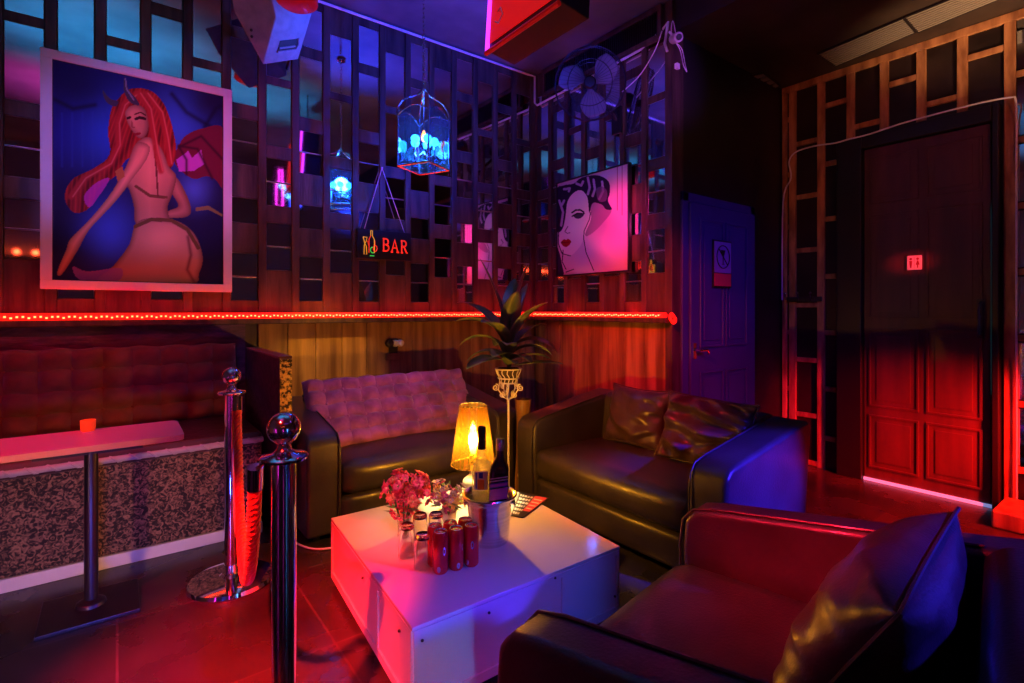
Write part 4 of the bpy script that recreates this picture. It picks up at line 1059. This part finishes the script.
# ---- cans
canp = [((440.5,574),'front row, left-hand'),((455.7,568),'front row, middle'),((471.3,565),'front row, right-hand'),((438.5,561),'back row, left-hand'),((453.5,556),'back row, middle'),((468,552),'back row, right-hand')]
can0 = None; H = .138
p0 = T(440.5,572); dx = T(455.9,567)-p0; dxn = (T(471.6,564.5)-p0)/2; dxn = dxn.normalized()*.0555; dyn = Vector((-dxn.y,dxn.x,0))
lab = ['red drink can at the left end of the front row of six','red drink can in the middle of the front row of six','red drink can at the right end of the front row, beside the ice bucket','red drink can behind the left front can of six, by the glasses','red drink can in the middle of the back row of six','red drink can at the back right of six, against the ice bucket']
for k in range(6):
    i, j = k%3, k//3
    loc = T(440.5,572)+dxn*i+dyn*j; loc.z = HT
    if can0 is None:
        can0 = thing('drink_can', lab[0], 'can', loc, .3, 'red cans on the white table')
        MB().lathe([(.020,0),(.0235,.004),(.0262,.010),(.0262,H-.014),(.0235,H-.004),(.0215,H-.001),(.021,H-.004)], n=28).build('can_body', M['can'], can0)
        MB().lathe([(.0215,H-.002),(.0222,H),(.0205,H),(.0195,H-.005),(.001,H-.005)], n=28, cap=False).build('can_lid', M['silver'], can0)
        MB().box((-.004,-.012,H-.0045),(.004,.004,H-.0030)).lathe([(.007,0),(.007,.0012)], (0,.003,H-.0045), 12).build('pull_tab', M['silver'], can0)
        def wrapped(zc_, a0, rx, rz, ring, mm, nm):
            mb = MB(); n = 22; vs = []; fs = []
            for q in range(n):
                t_ = 2*PI*q/n
                for s in (1, ring):
                    aa = a0+s*rx*math.cos(t_)/.0264; zz = zc_+s*rz*math.sin(t_)
                    vs.append((.0265*math.cos(aa), .0265*math.sin(aa), zz))
            for q in range(n): fs.append((2*q,2*q+1,(2*q+3)%(2*n),(2*q+2)%(2*n)))
            if ring == 0: pass
            mb.add(vs, fs).build(nm, mm, can0)
        wrapped(.020, -2.6, .006, .010, .15, M['silver'], 'can_mark'); wrapped(.078, -1.9, .005, .014, .55, M['silver'], 'can_logo')
    else:
        c = dup(can0); c.location = loc; c.rotation_euler = (0,0,.3+[0,.5,-.4,1.2,2.0,.8][k]); c['label'] = lab[k]

# ---- upside-down tumblers
gl = None
glab = ['clear tumbler standing upside down, leftmost in front of the pink flowers','clear tumbler upside down behind the leftmost one, right under the pink flowers','clear tumbler upside down nearest the left front can','clear tumbler upside down behind the cans, below the mauve flowers']
for k, (u, v) in enumerate(((407,556),(420,544),(422.8,567),(436,543))):
    loc = T(u, v); loc.z = HT
    if gl is None:
        gl = thing('tumbler', glab[0], 'glass', loc, 0, 'upturned tumblers on the white table')
        MB().lathe([(.0305,0),(.0300,.03),(.0275,.075),(.0255,.108),(.022,.114),(.002,.113),(.002,.100),(.021,.097),(.0248,.07),(.0278,.03),(.0285,0)], n=28, cap=False).build('tumbler_wall', M['glass_real'], gl)
    else:
        c = dup(gl); c.location = loc; c['label'] = glab[k]

# ---- flowers
def bouquet(name, label, loc, cen_, rad, n, mats, blossom_r, seed, sc=(1,1,1), lobes=None):
    rnd = random.Random(seed)
    t = thing(name, label, 'flowers', loc)
    protos = {}
    for q in range(n):
        for _ in range(50):
            p = Vector((rnd.uniform(-1,1),rnd.uniform(-1,1),rnd.uniform(-1,1)))
            if .45 < p.length < 1: break
        lc_, lr = lobes[q%len(lobes)] if lobes else (Vector((0,0,0)), 1)
        d = p.normalized(); p = Vector((p.x*rad*sc[0]*lr, p.y*rad*sc[1]*lr, p.z*rad*sc[2]*lr))+cen_+Vector(lc_)
        mi = rnd.randrange(len(mats)); key = (mi, q%2)
        if key not in protos:
            mb = MB()
            for k in range(6):
                a = 2*PI*k/6; r_ = blossom_r
                ca, sa = math.cos(a), math.sin(a)
                base = Vector((0,0,0)); tip = Vector((ca*r_, sa*r_, r_*(.35 if key[1] else .1)))
                side = Vector((-sa,ca,0))*r_*.42; midp = Vector((ca*r_*.62, sa*r_*.62, r_*.38))
                up_ = Vector((0,0,.0012))
                vs = [base, midp-side, tip-side*.35+Vector((0,0,r_*.08)), tip+Vector((ca,sa,0))*r_*.12, tip+side*.35+Vector((0,0,r_*.08)), midp+side]
                mb.add(vs, [(0,1,2,3),(0,3,4,5)])
            mb.ball((0,0,r_*.15), r_*.20, 5, mi=1)
            o = mb.build('blossom', [mats[mi], M['petal_cream']], t); sd = o.modifiers.new('s','SOLIDIFY'); sd.thickness = .0012
            protos[key] = o
        else:
            o = protos[key].copy(); COL.objects.link(o)
        o.location = p; o.rotation_euler = (d+Vector((rnd.uniform(-.5,.5),rnd.uniform(-.5,.5),rnd.uniform(-.3,.3)))).to_track_quat('Z','Y').to_euler()
        s = rnd.uniform(.75,1.2); o.scale = (s,s,s)
    return t
vp = T(404,536); vp.z = HT
v1 = bouquet('pink_bouquet', 'full bunch of red-pink artificial flowers in a glass vase', vp, Vector((.008,0,.155)), .062, 88, [M['petal_red'],M['petal_red'],M['petal_coral']], .020, 3, (1.15,1.0,1.25), [((-.025,0,.02),1.0),((-.01,0,-.02),.85),((.04,-.02,.0),.8),((.055,-.01,.045),.42),((-.02,0,.05),.7)])
MB().lathe([(.022,0),(.026,.003),(.024,.03),(.030,.085),(.028,.085),(.022,.03),(.022,.006),(.001,.005)], n=24, cap=False).build('vase', M['glass'], v1)
stm = MB(); lf = MB()
for k in range(12):
    a = k*2.4; stm.tube([(.008*math.cos(a),.008*math.sin(a),.01),(.02*math.cos(a),.02*math.sin(a),.08),(.04*math.cos(a),.04*math.sin(a),.15)], .0018, 5)
    c = Vector((.05*math.cos(a),.05*math.sin(a),.10+.01*(k%3))); d = Vector((math.cos(a),math.sin(a),.2)); s = Vector((-math.sin(a),math.cos(a),0))
    lf.add([c-d*.02, c-s*.010, c+d*.03, c+s*.010], [(0,1,2,3)])
stm.build('stems', M['leafg'], v1); lf.build('leaves', M['leafg'], v1)
vp = T(459,529); vp.z = HT
v2 = bouquet('mauve_bouquet', 'smaller mixed posy of mauve, lilac and cream flowers beside the ice bucket', vp+Vector((-.012,.07,0)), Vector((.0,0,.105)), .058, 62, [M['petal_mauve'],M['petal_lilac'],M['petal_lilac'],M['petal_cream'],M['petal_mauve']], .017, 5, (1.15,1,1.0), [((-.03,0,.03),.8),((.02,0,.01),.9),((0,-.01,-.025),.7)])
lf = MB()
for k in range(40):
    a = k*2.399; e_ = random.uniform(-.6,1); c = Vector((.055*math.cos(a)*math.sqrt(1-e_*e_*.5),.055*math.sin(a),.10+.05*e_)); d = Vector((math.cos(a),math.sin(a),.5*e_)); s = Vector((-math.sin(a),math.cos(a),0))
    lf.add([c-d*.01, c-s*.007, c+d*.024, c+s*.007], [(0,1,2,3)])
lf.build('leaves', M['leafg'], v2)
MB().lathe([(.025,0),(.03,.003),(.038,.05),(.040,.055),(.036,.055),(.03,.006),(.001,.005)], n=24, cap=False).build('pot', M['ceramic'], v2)

# ---- ice bucket, bottles
bk_ = T(489.5,541); bk_.z = HT
bc = thing('ice_bucket', 'polished steel ice bucket holding two bottles on the white table', 'ice bucket', bk_)
MB().lathe([(.066,0),(.070,.003),(.074,.03),(.084,.150),(.086,.158),(.090,.162),(.091,.168),(.101,.172),(.104,.178),(.101,.183),(.093,.180),(.086,.170),(.080,.150),(.068,.008),(.001,.006)], n=48, cap=False).build('bucket_body', M['steel'], bc)
for s in (-1,1):
    a = math.radians(-37)
    c = Vector((math.cos(a)*.088*s, math.sin(a)*.088*s, .145)); o_ = Vector((math.cos(a)*s, math.sin(a)*s, 0))
    MB().tube([c+o_*.006+Vector((.0,0,0))+Vector((math.sin(a)*-.018*math.cos(t_*PI/8)*1, math.cos(a)*.018*math.cos(t_*PI/8), -.018*math.sin(t_*PI/8)-.0)) for t_ in range(16)], .003, 6, closed=True).ball(c+o_*.002, .009, 8).build('ring_handle', M['chrome'], bc)
MB().lathe([(.001,.135),(.04,.14),(.079,.136)], n=24, cap=False).build('ice', M['glass'], bc)
def bottle(name, label, loc, prof, m, tilt):
    t = thing(name, label, 'bottle', loc); t.rotation_euler = tilt
    MB().lathe(prof, n=32).build('bottle_glass', m, t)
    return t
b1p = atd(481,485,1.93); b1p = Vector((bk_.x-.035*.8+.012, bk_.y+.028, HT+.045))
bt = bottle('vodka_bottle', 'clear tall-necked bottle with orange label in the ice bucket', b1p, [(.030,0),(.036,.004),(.037,.02),(.037,.215),(.030,.245),(.017,.268),(.0135,.285),(.0135,.335),(.0155,.337),(.0155,.345),(.013,.347)], M['bottle_clear'], (0,0,0))
MB().lathe([(.0148,.345),(.0152,.348),(.0152,.383),(.0135,.386)], n=20).lathe([(.0155,.300),(.0155,.345)], n=20).build('cork_stopper', M['black'], bt)
def arc_label(mb, r_, a0, a1, z0, z1, n=12, mi=0):
    vs = []
    for i in range(n+1):
        a = a0+(a1-a0)*i/n; vs += [(r_*math.cos(a), r_*math.sin(a), z0),(r_*math.cos(a), r_*math.sin(a), z1)]
    mb.add(vs, [(2*i,2*i+2,2*i+3,2*i+1) for i in range(n)], mi); return mb
fa = math.atan2(-b1p.y,-b1p.x)
arc_label(MB(), .0374, fa-.85, fa+.65, .155, .225).build('back_label', M['paper_white'], bt)
lbm = arc_label(MB(), .0377, fa-.45, fa+.25, .158, .195); arc_label(lbm, .0377, fa-.7, fa-.5, .16, .22, mi=1); arc_label(lbm, .0377, fa-.3, fa+.1, .20,.222, mi=1)
lbm.build('label', [M['lab_orange'], M['lab_blue']], bt)
b2p = Vector((bk_.x+.022, bk_.y-.020, HT+.050))
bt = bottle('whisky_bottle', 'dark square-shouldered bottle with blue and purple label in the ice bucket', b2p, [(.001,0),(.012,.30)], M['bottle_dark'], (0,math.radians(5),0))
for c in kids(bt): bpy.data.objects.remove(c)
sq = MB(); prof = [(.034,0),(.036,.005),(.036,.215),(.033,.235),(.018,.262),(.014,.275),(.0135,.315)]
n = 32; vs = []
for (r_, z) in prof:
    for k in range(n):
        a = 2*PI*k/n; sx_ = max(0, min(1,(r_-.016)/.02)); f = 1/max(abs(math.cos(a)),abs(math.sin(a)))
        rr_ = r_*(1+(min(f,1.22)-1)*sx_); vs.append((rr_*math.cos(a), rr_*math.sin(a), z))
sq.add(vs, [(i*n+k, i*n+(k+1)%n, (i+1)*n+(k+1)%n, (i+1)*n+k) for i in range(len(prof)-1) for k in range(n)]+[tuple(range(n-1,-1,-1)), tuple((len(prof)-1)*n+k for k in range(n))])
sq.build('bottle_glass', M['bottle_dark'], bt)
MB().lathe([(.0155,.295),(.016,.335),(.0145,.338)], n=20).build('screw_cap', M['silver'], bt)
lb = MB()
bt.rotation_euler = (0, math.radians(2), math.radians(-37))
for k, (z0, z1, mi) in enumerate(((.120,.162,1),(.166,.184,0),(.189,.194,2),(.199,.203,2),(.170,.180,1))):
    sl_ = .25
    x0_, x1_ = -.033, .033
    d_ = -.0366 - .0004*(k == 4)
    lb.add([(x0_,d_,z0-.006),(x1_,d_,z0+.006),(x1_,d_,z1+.006),(x0_,d_,z1-.006)], [(0,1,2,3)], mi)
lb.build('slanted_label', [M['lab_blue'], M['lab_purple'], M['paper_white']], bt)

# ---- table lamp
lp = T(473,500); lp.z = HT
lm = thing('table_lamp', 'table lamp with amber transparent shade and white ceramic base, lit', 'lamp', lp)
MB().lathe([(.052,0),(.055,.006),(.05,.014),(.030,.022),(.022,.034),(.030,.046),(.044,.060),(.050,.078),(.045,.096),(.030,.110),(.018,.118),(.014,.135),(.012,.165)], n=32).build('lamp_base', M['ceramic'], lm)
MB().lathe([(.102,.165),(.0645,.437),(.062,.437),(.0995,.165)], n=48, cap=False).build('lamp_shade', M['amber'], lm)
rg = MB()
rg.tube([(.1005*math.cos(2*PI*k/48),.1005*math.sin(2*PI*k/48),.165) for k in range(48)], .0022, 6, closed=True)
rg.tube([(.063*math.cos(2*PI*k/48),.063*math.sin(2*PI*k/48),.437) for k in range(48)], .0022, 6, closed=True)
for k in range(3):
    a = 2*PI*k/3+.4; rg.tube([(.012*math.cos(a),.012*math.sin(a),.20),(.0985*math.cos(a),.0985*math.sin(a),.172)], .0018, 5)
rg.lathe([(.016,.165),(.018,.20),(.014,.215)], n=16)
rg.build('shade_frame', M['gold'], lm)
MB().lathe([(.012,.215),(.016,.235),(.022,.262),(.021,.29),(.014,.325),(.006,.355),(.001,.365)], n=20).build('bulb', M['bulb'], lm)

# ---- menu
mz = HT+.002
mp4 = [onz(*p, mz) for p in ((511,516),(520,492),(550,498),(523,518))]
mn = thing('menu_card', 'black and red printed menu card lying behind the ice bucket', 'menu', tuple(sum(mp4, Vector())/4))
e1 = mp4[3]-mp4[0]; e2 = mp4[1]-mp4[0]; e1b = mp4[2]-mp4[1]
def MP(a, b_): return mp4[0]*(1-a)*(1-b_)+mp4[3]*a*(1-b_)+mp4[2]*a*b_+mp4[1]*(1-a)*b_
MB().prism(mp4, (0,0,.002)).build('card', M['paper_black'], mn, world=True)
def quad(mb, a0,a1,b0,b1,mi): 
    u_ = Vector((0,0,.0026)); mb.add([MP(a0,b0)+u_,MP(a1,b0)+u_,MP(a1,b1)+u_,MP(a0,b1)+u_], [(0,1,2,3)], mi)
mb = MB(); quad(mb,.55,.95,.25,.95,0)
rn = random.Random(2)
for r_ in range(6):
    b0 = .08+r_*.145; a = .06
    while a < .48:
        w_ = rn.uniform(.05,.12); quad(mb,a,a+w_,b0,b0+.08,1); a += w_+.03
for r_ in range(4): 
    mb.add([MP(.60,.35+r_*.14)+Vector((0,0,.003)),MP(.9,.35+r_*.14)+Vector((0,0,.003)),MP(.9,.39+r_*.14)+Vector((0,0,.003)),MP(.60,.39+r_*.14)+Vector((0,0,.003))],[(0,1,2,3)],1)
mb.build('print', [M['paper_red'], M['paper_white']], mn, world=True)

# ------------------------------------------------------------------ plant on scroll stand, tall vase
PX, PY = 1.862, 2.492
ps = thing('plant_stand', 'white scrolled metal plant stand on a single thin post in the corner', 'stand', (PX,PY,0))
s_ = MB(); s_.tube([(0,0,.02),(0,0,.715)], .007, 10)
for k in range(4):
    a = k*PI/2+.35; ca, sa = math.cos(a), math.sin(a)
    s_.tube([(0,0,.10),(.02*ca,.02*sa,.08),(.035*ca,.035*sa,.03),(.045*ca,.045*sa,.006),(.052*ca,.052*sa,.015)], .005, 6)
s_.build('post_and_feet', M['white_paint'], ps)
sc2 = MB()
for k in range(5):
    a = 2*PI*k/5+.2; ca, sa = math.cos(a), math.sin(a)
    for r0, z0, rr_ in ((.078,.69,.022),(.040,.645,.018)):
        sc2.tube([((r0+rr_*(1-.045*t)*math.cos(t*.55+1.6))*ca, (r0+rr_*(1-.045*t)*math.cos(t*.55+1.6))*sa, z0+rr_*(1-.045*t)*math.sin(t*.55+1.6)) for t in range(20)], .0035, 6)
    sc2.tube([(.0,0,.615),(.03*ca,.03*sa,.63),(.06*ca,.06*sa,.675),(.055*ca,.055*sa,.715)], .0035, 6)
sc2.build('scrolls', M['white_paint'], ps)
bs_ = MB()
for r_, z in ((.052,.717),(.062,.745),(.078,.80)): bs_.tube([(r_*math.cos(2*PI*k/32),r_*math.sin(2*PI*k/32),z) for k in range(32)], .0042, 6, closed=True)
for k in range(14):
    a = 2*PI*k/14; bs_.tube(smoothpath([(.052*math.cos(a),.052*math.sin(a),.717),(.058*math.cos(a+.12),.058*math.sin(a+.12),.75),(.070*math.cos(a-.08),.070*math.sin(a-.08),.775),(.078*math.cos(a),.078*math.sin(a),.80)],3), .0028, 5)
bs_.lathe([(.052,.715),(.052,.719)], n=24)
bs_.build('basket', M['white_paint'], ps)
pl = thing('potted_dracaena', 'broad-leaved corner plant standing in the basket of the white stand', 'plant', (PX,PY,.720))
MB().lathe([(.040,0),(.045,.01),(.062,.085),(.058,.085),(.001,.078)], n=24).build('pot', M['soil'], pl)
MB().tube([(0,0,.07),(.01,0,.15),(0,.01,.26)], .012, 8).build('stem', M['soil'], pl)
def leaf(parent, az, elev, L_, wd, droop, z0=.12, twist=0):
    n_ = 12; vs = []; fs = []
    p = Vector((0,0,z0)); el = elev; h = Vector((math.cos(az), math.sin(az), 0)); s = Vector((-math.sin(az), math.cos(az), 0))
    for i in range(n_+1):
        t = i/n_
        w_ = wd*1.55*(math.sin(PI*min(1,t*.93+.05))**.75)*(1 if t < .97 else .3)
        d = h*math.cos(el)+Vector((0,0,1))*math.sin(el); nn = -h*math.sin(el)+Vector((0,0,1))*math.cos(el)
        sv = (s*math.cos(twist*t)+nn*math.sin(twist*t))
        vs += [p-sv*w_+nn*w_*.25, p, p+sv*w_+nn*w_*.25]
        p = p+d*(L_/n_); el -= droop/n_
    for i in range(n_):
        for j in range(2): fs.append((i*3+j,i*3+j+1,(i+1)*3+j+1,(i+1)*3+j))
    o = MB().add(vs, fs).build('leaf', M['leaf_plant'], parent); sd = o.modifiers.new('s','SOLIDIFY'); sd.thickness = .0015
rt_ = -math.atan2(S_, C_)   # azimuth of the picture's right
for az, el, L_, wd, dr, z0 in (
    (rt_+.2,1.45,.52,.040,.25,.20),(rt_+2.9,1.40,.56,.036,.35,.22),(rt_-1.2,1.45,.36,.040,.7,.22),(rt_+1.4,1.35,.50,.038,.6,.2),
    (rt_+3.1,.95,.34,.030,1.8,.18),(rt_+2.8,.6,.30,.028,1.5,.14),(rt_-2.7,.35,.28,.034,1.0,.12),(rt_+.05,.85,.34,.028,1.9,.18),
    (rt_-.3,.9,.30,.026,1.7,.14),(rt_+.3,.5,.28,.030,1.0,.12),(rt_-1.6,.9,.30,.034,1.2,.14),(rt_-1.0,.6,.26,.030,1.2,.12),(rt_-.0,.22,.33,.022,.35,.09),
    (rt_+1.9,.8,.32,.03,1.4,.15),(rt_-2.1,1.1,.36,.034,1.3,.2),(rt_+3.3,1.2,.40,.030,1.6,.2),(rt_+.6,1.1,.36,.034,1.2,.16),(rt_-.6,1.2,.40,.036,.9,.2),(rt_+2.6,1.15,.42,.036,.9,.2),(rt_-1.9,.7,.28,.036,1.1,.12),(rt_+1.0,1.3,.46,.036,.5,.2),(rt_-1.4,.5,.24,.034,.8,.1)):
    leaf(pl, az, el, L_, wd, dr, z0, random.uniform(-.5,.5))
tv = thing('tall_vase', 'tall slim brown vase with scroll pattern beside the plant stand', 'vase', (2.00,2.525,0))
MB().lathe([(.045,0),(.050,.01),(.052,.10),(.044,.25),(.040,.45),(.050,.58),(.052,.60),(.046,.60),(.036,.45),(.001,.44)], n=28).build('vase_body', M['plank'], tv)
s_ = MB()
for zc_ in (.14,.24):
    for k in range(3):
        a0 = rt_-1.57-.5+k*.5
        s_.tube([(.053*math.cos(a0+.25*(1-.05*t)*math.cos(t*.5)), .053*math.sin(a0+.25*(1-.05*t)*math.cos(t*.5)), zc_+.02*(1-.05*t)*math.sin(t*.5)) for t in range(18)], .0025, 5)
s_.build('scroll_pattern', M['petal_cream'], tv)
for k in range(3):
    pass

# ------------------------------------------------------------------ cushions
def cushion(name, label, loc, w, h, th, rot, m, seed, wr=.012, pinch=.10, slump=0):
    rnd = random.Random(seed); n_ = 30; vs = []; fs = []
    t = thing(name, label, 'cushion', loc); t.rotation_euler = rot
    ph = [rnd.uniform(0,6) for _ in range(8)]
    def surf(i, j, sgn):
        a = 2*i/n_-1; b_ = 2*j/n_-1
        k = (max(0,1-abs(a)**2.6)*max(0,1-abs(b_)**2.6))**.55
        x = a*w/2*(1-pinch*(b_**2)*.0-pinch*(1-abs(a)**1)*0)*(1-pinch*(1-b_*b_)*abs(a)**3); z = b_*h/2*(1-pinch*(1-a*a)*abs(b_)**3)
        y = sgn*th/2*k
        f = math.sin(7*a+3*b_+ph[0]+2*math.sin(3*b_+ph[1]))*.5+math.sin(11*b_-4*a*a+ph[2]+2*math.sin(2*a+ph[3]))*.7+.5*math.sin(17*a*b_+9*b_+ph[4])
        f = f*abs(f)**.2
        y += -sgn*wr*f*min(1,k*1.6)
        z -= slump*max(0,b_)*(1-.3*math.cos(3*a))*h*.3
        return (x, y, z+.006*f*k)
    for sgn in (-1, 1):
        o = len(vs)
        for j in range(n_+1):
            for i in range(n_+1): vs.append(surf(i,j,sgn))
        for j in range(n_):
            for i in range(n_): q = o+j*(n_+1)+i; fs.append((q,q+1,q+n_+2,q+n_+1))
    ob = MB().add(vs, fs).build('cushion_cover', m, t)
    bm = bmesh.new(); bm.from_mesh(ob.data); bmesh.ops.remove_doubles(bm, verts=bm.verts, dist=.0006); bmesh.ops.recalc_face_normals(bm, faces=bm.faces); bm.to_mesh(ob.data); bm.free(); ob.data.shade_smooth()
    ss = ob.modifiers.new('s','SUBSURF'); ss.levels = 1; ss.render_levels = 1
    edge = [surf(i,0,1) for i in range(n_+1)]+[surf(n_,j,1) for j in range(1,n_+1)]+[surf(i,n_,1) for i in range(n_-1,-1,-1)]+[surf(0,j,1) for j in range(n_-1,0,-1)]
    MB().tube(edge, .0045, 6, closed=True).build('piping', m, t)
    return t
# facing -X for the loveseat pair: local y is thickness
cushion('leather_cushion', 'dark leather cushion leaning on the loveseat back nearer the plant', (2.355,1.93,.545), .43, .34, .15, (math.radians(-16),0,math.radians(-90)), M['leather_wine'], 4, .007)
cushion('leather_cushion', 'crumpled shiny leather cushion in the loveseat corner by the blue door', (2.335,1.49,.55), .47, .38, .17, (math.radians(-20),math.radians(3),math.radians(-82)), M['leather_wine'], 9, .028, slump=.15)
cushion('leather_cushion', 'large black leather cushion propped in the foreground armchair', (1.24,.40,.525), .62, .38, .20, (math.radians(-30),math.radians(0),math.radians(186)), M['leather'], 21, .007, .12)

# floor cable
cbp = [onz(u,v,.008) for u, v in ((288,536),(300,545),(315,549),(331,548),(338,546))]
tag(MB().tube(smoothpath(cbp,6), .005, 6).build('floor_cable', M['cable']), 'white cable lying on the floor between stanchion and white table', 'cable')

# ------------------------------------------------------------------ lights
def spot(name, loc, tgt, col, E, size=50, blend_=.5, r=.05):
    ld = bpy.data.lights.new(name, 'SPOT'); ld.color = col; ld.energy = E; ld.spot_size = math.radians(size); ld.spot_blend = blend_; ld.shadow_soft_size = r
    o = bpy.data.objects.new(name, ld); COL.objects.link(o); o.location = loc
    o.rotation_euler = (Vector(tgt)-Vector(loc)).to_track_quat('-Z','Y').to_euler(); return o
def point(name, loc, col, E, r=.03):
    ld = bpy.data.lights.new(name, 'POINT'); ld.color = col; ld.energy = E; ld.shadow_soft_size = r
    o = bpy.data.objects.new(name, ld); COL.objects.link(o); o.location = loc; return o
def area(name, loc, tgt, col, E, sx, sy):
    ld = bpy.data.lights.new(name, 'AREA'); ld.shape = 'RECTANGLE'; ld.size = sx; ld.size_y = sy; ld.color = col; ld.energy = E
    o = bpy.data.objects.new(name, ld); COL.objects.link(o); o.location = loc
    o.rotation_euler = (Vector(tgt)-Vector(loc)).to_track_quat('-Z','Y').to_euler(); return o
RED = (1,.01,.006); BLUE = (.015,.03,1); CYAN = (.02,.35,1); MAG = (1,.03,.35); PUR = (.35,.05,1); AMB = (1,.66,.20)
# lamp
point('lamp_light', lp+Vector((0,0,.275)), (1,.68,.22), 44, .012)
spot('pink_flower_spot', (.15,.5,1.9), (.86,1.80,.40), (1,.46,.52), 95, 12, .8)  # added to brighten the bouquet front, apart from the table lamp
# rope light glow
for i in range(6):
    x = -1.5+i*.85; area('rope_glow', (x,YW-.10,1.14), (x,YW-.02,1.6), RED, 1.2, .85, .02)
for y in (2.5,3.2): area('rope_glow', (XW-.10,y,1.14), (XW-.02,y,1.6), RED, 1.2, .02, .6)
# lantern
point('lantern_light', (lc.x,lc.y,lz(140)), (.02,.12,1), 16, .06)
# unseen coloured spots, some added just to tint or brighten one thing
spot('blue_wall_spot', (2.1,1.3,2.2), (1.75,3.66,2.9), (.01,.04,1), 430, 62, 1)
spot('blue_side_spot', (2.6,-1.3,1.75), (2.17,1.1,.33), (.045,.015,1), 3000, 15.5, .5)
spot('blue_speaker_spot', (2.35,2.85,2.35), (.85,3.35,2.85), (.02,.09,1), 200, 22, .8)
spot('blue_chair_spot', (2.6,-1.3,1.5), (1.35,.30,.5), (.04,.02,1), 700, 22, .8)
spot('blue_table_spot', (1.15,-1.0,2.4), (1.12,1.34,.20), (.05,.09,1), 190, 14, 1)
spot('cyan_low_spot', (-.3,-.9,.6), (.70,1.3,.13), (.0,.30,1), 110, 13, 1)
spot('blue_door_spot', (2.3,-.8,2.6), (3.7,2.18,.9), (.07,.015,1), 110, 45, .9)
spot('red_wall_wash', (-1.2,1.6,1.7), (.62,3.66,2.15), RED, 110, 30, 1)
spot('red_floor_spot', (-.9,.2,3.0), (.33,1.85,0), RED, 6500, 21, 1)
spot('red_floor_spot', (-1.2,.3,1.4), (.35,1.15,0), RED, 150, 26, 1)
spot('red_table_spot', (-1.6,1.0,1.0), (.66,1.75,.13), (1,.005,.14), 110, 16, .8)
spot('magenta_top_spot', (.3,-.9,2.8), (.85,1.42,.27), (1,.003,.12), 45, 15, .9)
spot('magenta_art_spot', (.4,.9,2.4), (3.0,2.60,1.83), (1,.015,.22), 950, 12, 1)
spot('lilac_art_spot', (.9,1.6,2.2), (3.0,2.8,1.9), (.45,.25,1), 38, 24, .8)
spot('blue_fan_spot', (1.5,1.5,2.0), tuple(fc), (.03,.05,1), 90, 20, .7)
spot('violet_post_spot', (1.6,-.4,2.2), (3.04,2.25,2.75), (.40,.10,1), 260, 16, .9)
spot('red_panel_spot', (.3,1.1,2.3), (3.04,2.45,1.0), RED, 550, 28, .9)
spot('red_door_spot', (3.3,-.9,1.0), (4.58,1.42,.26), RED, 1300, 27, 1)
spot('red_passage_spot', (3.4,-1.2,2.4), (4.1,.9,-.1), RED, 2600, 34, 1)
spot('red_corner_spot', (3.3,-1.2,1.6), (4.5,.50,.3), RED, 900, 26, .9)
spot('red_plate_spot', (3.2,-.8,1.6), (4.52,1.227,1.49), (1,.03,.04), 900, 3.2, .5)  # added narrow beam that reddens the toilet plate
spot('red_seat_spot', (-.5,1.0,2.1), (1.42,.62,.50), (1,.01,.04), 620, 20, .9)
spot('red_sofa_spot', (1.2,1.0,3.1), (2.25,1.85,.4), (1,.01,.02), 210, 22, .9)
spot('red_booth_spot', (-.6,.8,2.6), (-.15,3.5,.70), (1,.01,.02), 150, 28, 1)
spot('warm_booth_spot', (-1.1,.3,.35), (-.1,2.95,.27), (1,.40,.16), 110, 26, .9)
spot('magenta_sidewall_spot', (-.6,.6,1.5), (-2.0,.6,.45), (1,.02,.5), 90, 60, .8)  # added wash on an unseen wall for the chrome posts to reflect
spot('blue_backwall_spot', (.6,-.6,1.5), (.7,-1.5,.45), (.03,.06,1), 90, 60, .8)  # added too, lights the unseen back wall for chrome reflections
spot('blue_strip_spot', (-.1,1.5,.10), (.0,2.93,.03), (.05,.10,1), 28, 70, .9)
spot('amber_panel_spot', (.6,2.0,2.9), (1.2,3.66,.68), (1,.50,.06), 300, 17, .8)
spot('cyan_ceiling_wash', (-.1,2.0,2.0), (-.1,2.05,3.27), (.0,.36,.75), 260, 90, 1)
spot('cyan_ceiling_wash', (1.15,1.6,2.2), (1.15,1.6,3.27), (.0,.36,.75), 130, 80, 1)
spot('magenta_ceiling_wash', (-.5,.7,2.2), (-.5,.7,3.27), (.8,.05,.45), 110, 80, 1)
spot('red_tabletop_spot', (-1.4,1.6,2.2), (-.25,2.6,.65), (1,.005,.05), 260, 24, .9)
spot('orange_batten_spot', (2.2,-.6,2.5), (4.58,1.3,2.6), (1,.16,.06), 52, 44, .9)
spot('lilac_picture_spot', (-.4,.6,1.9), (.12,3.6,2.0), (.40,.20,1), 125, 24, .6)
spot('violet_sofa_spot', (1.9,1.0,2.9), (1.4,3.0,.55), (.75,.05,.8), 60, 26, .9)
spot('amber_vent_spot', (3.7,.0,1.7), (4.3,.9,3.05), (1,.55,.25), 260, 40, 1)
area('violet_fill', (.6,-1.2,3.1), (1.2,2.5,.5), (.25,.05,.9), .7, 1.6, .8)

w = bpy.data.worlds.new('world'); scn.world = w; w.use_nodes = True
w.node_tree.nodes['Background'].inputs[0].default_value = (.02,.015,.05,1); w.node_tree.nodes['Background'].inputs[1].default_value = .3
scn.view_settings.view_transform = 'Standard'; scn.view_settings.look = 'None'; scn.view_settings.gamma = 1; scn.view_settings.exposure = 0
scn.view_settings.use_curve_mapping = False
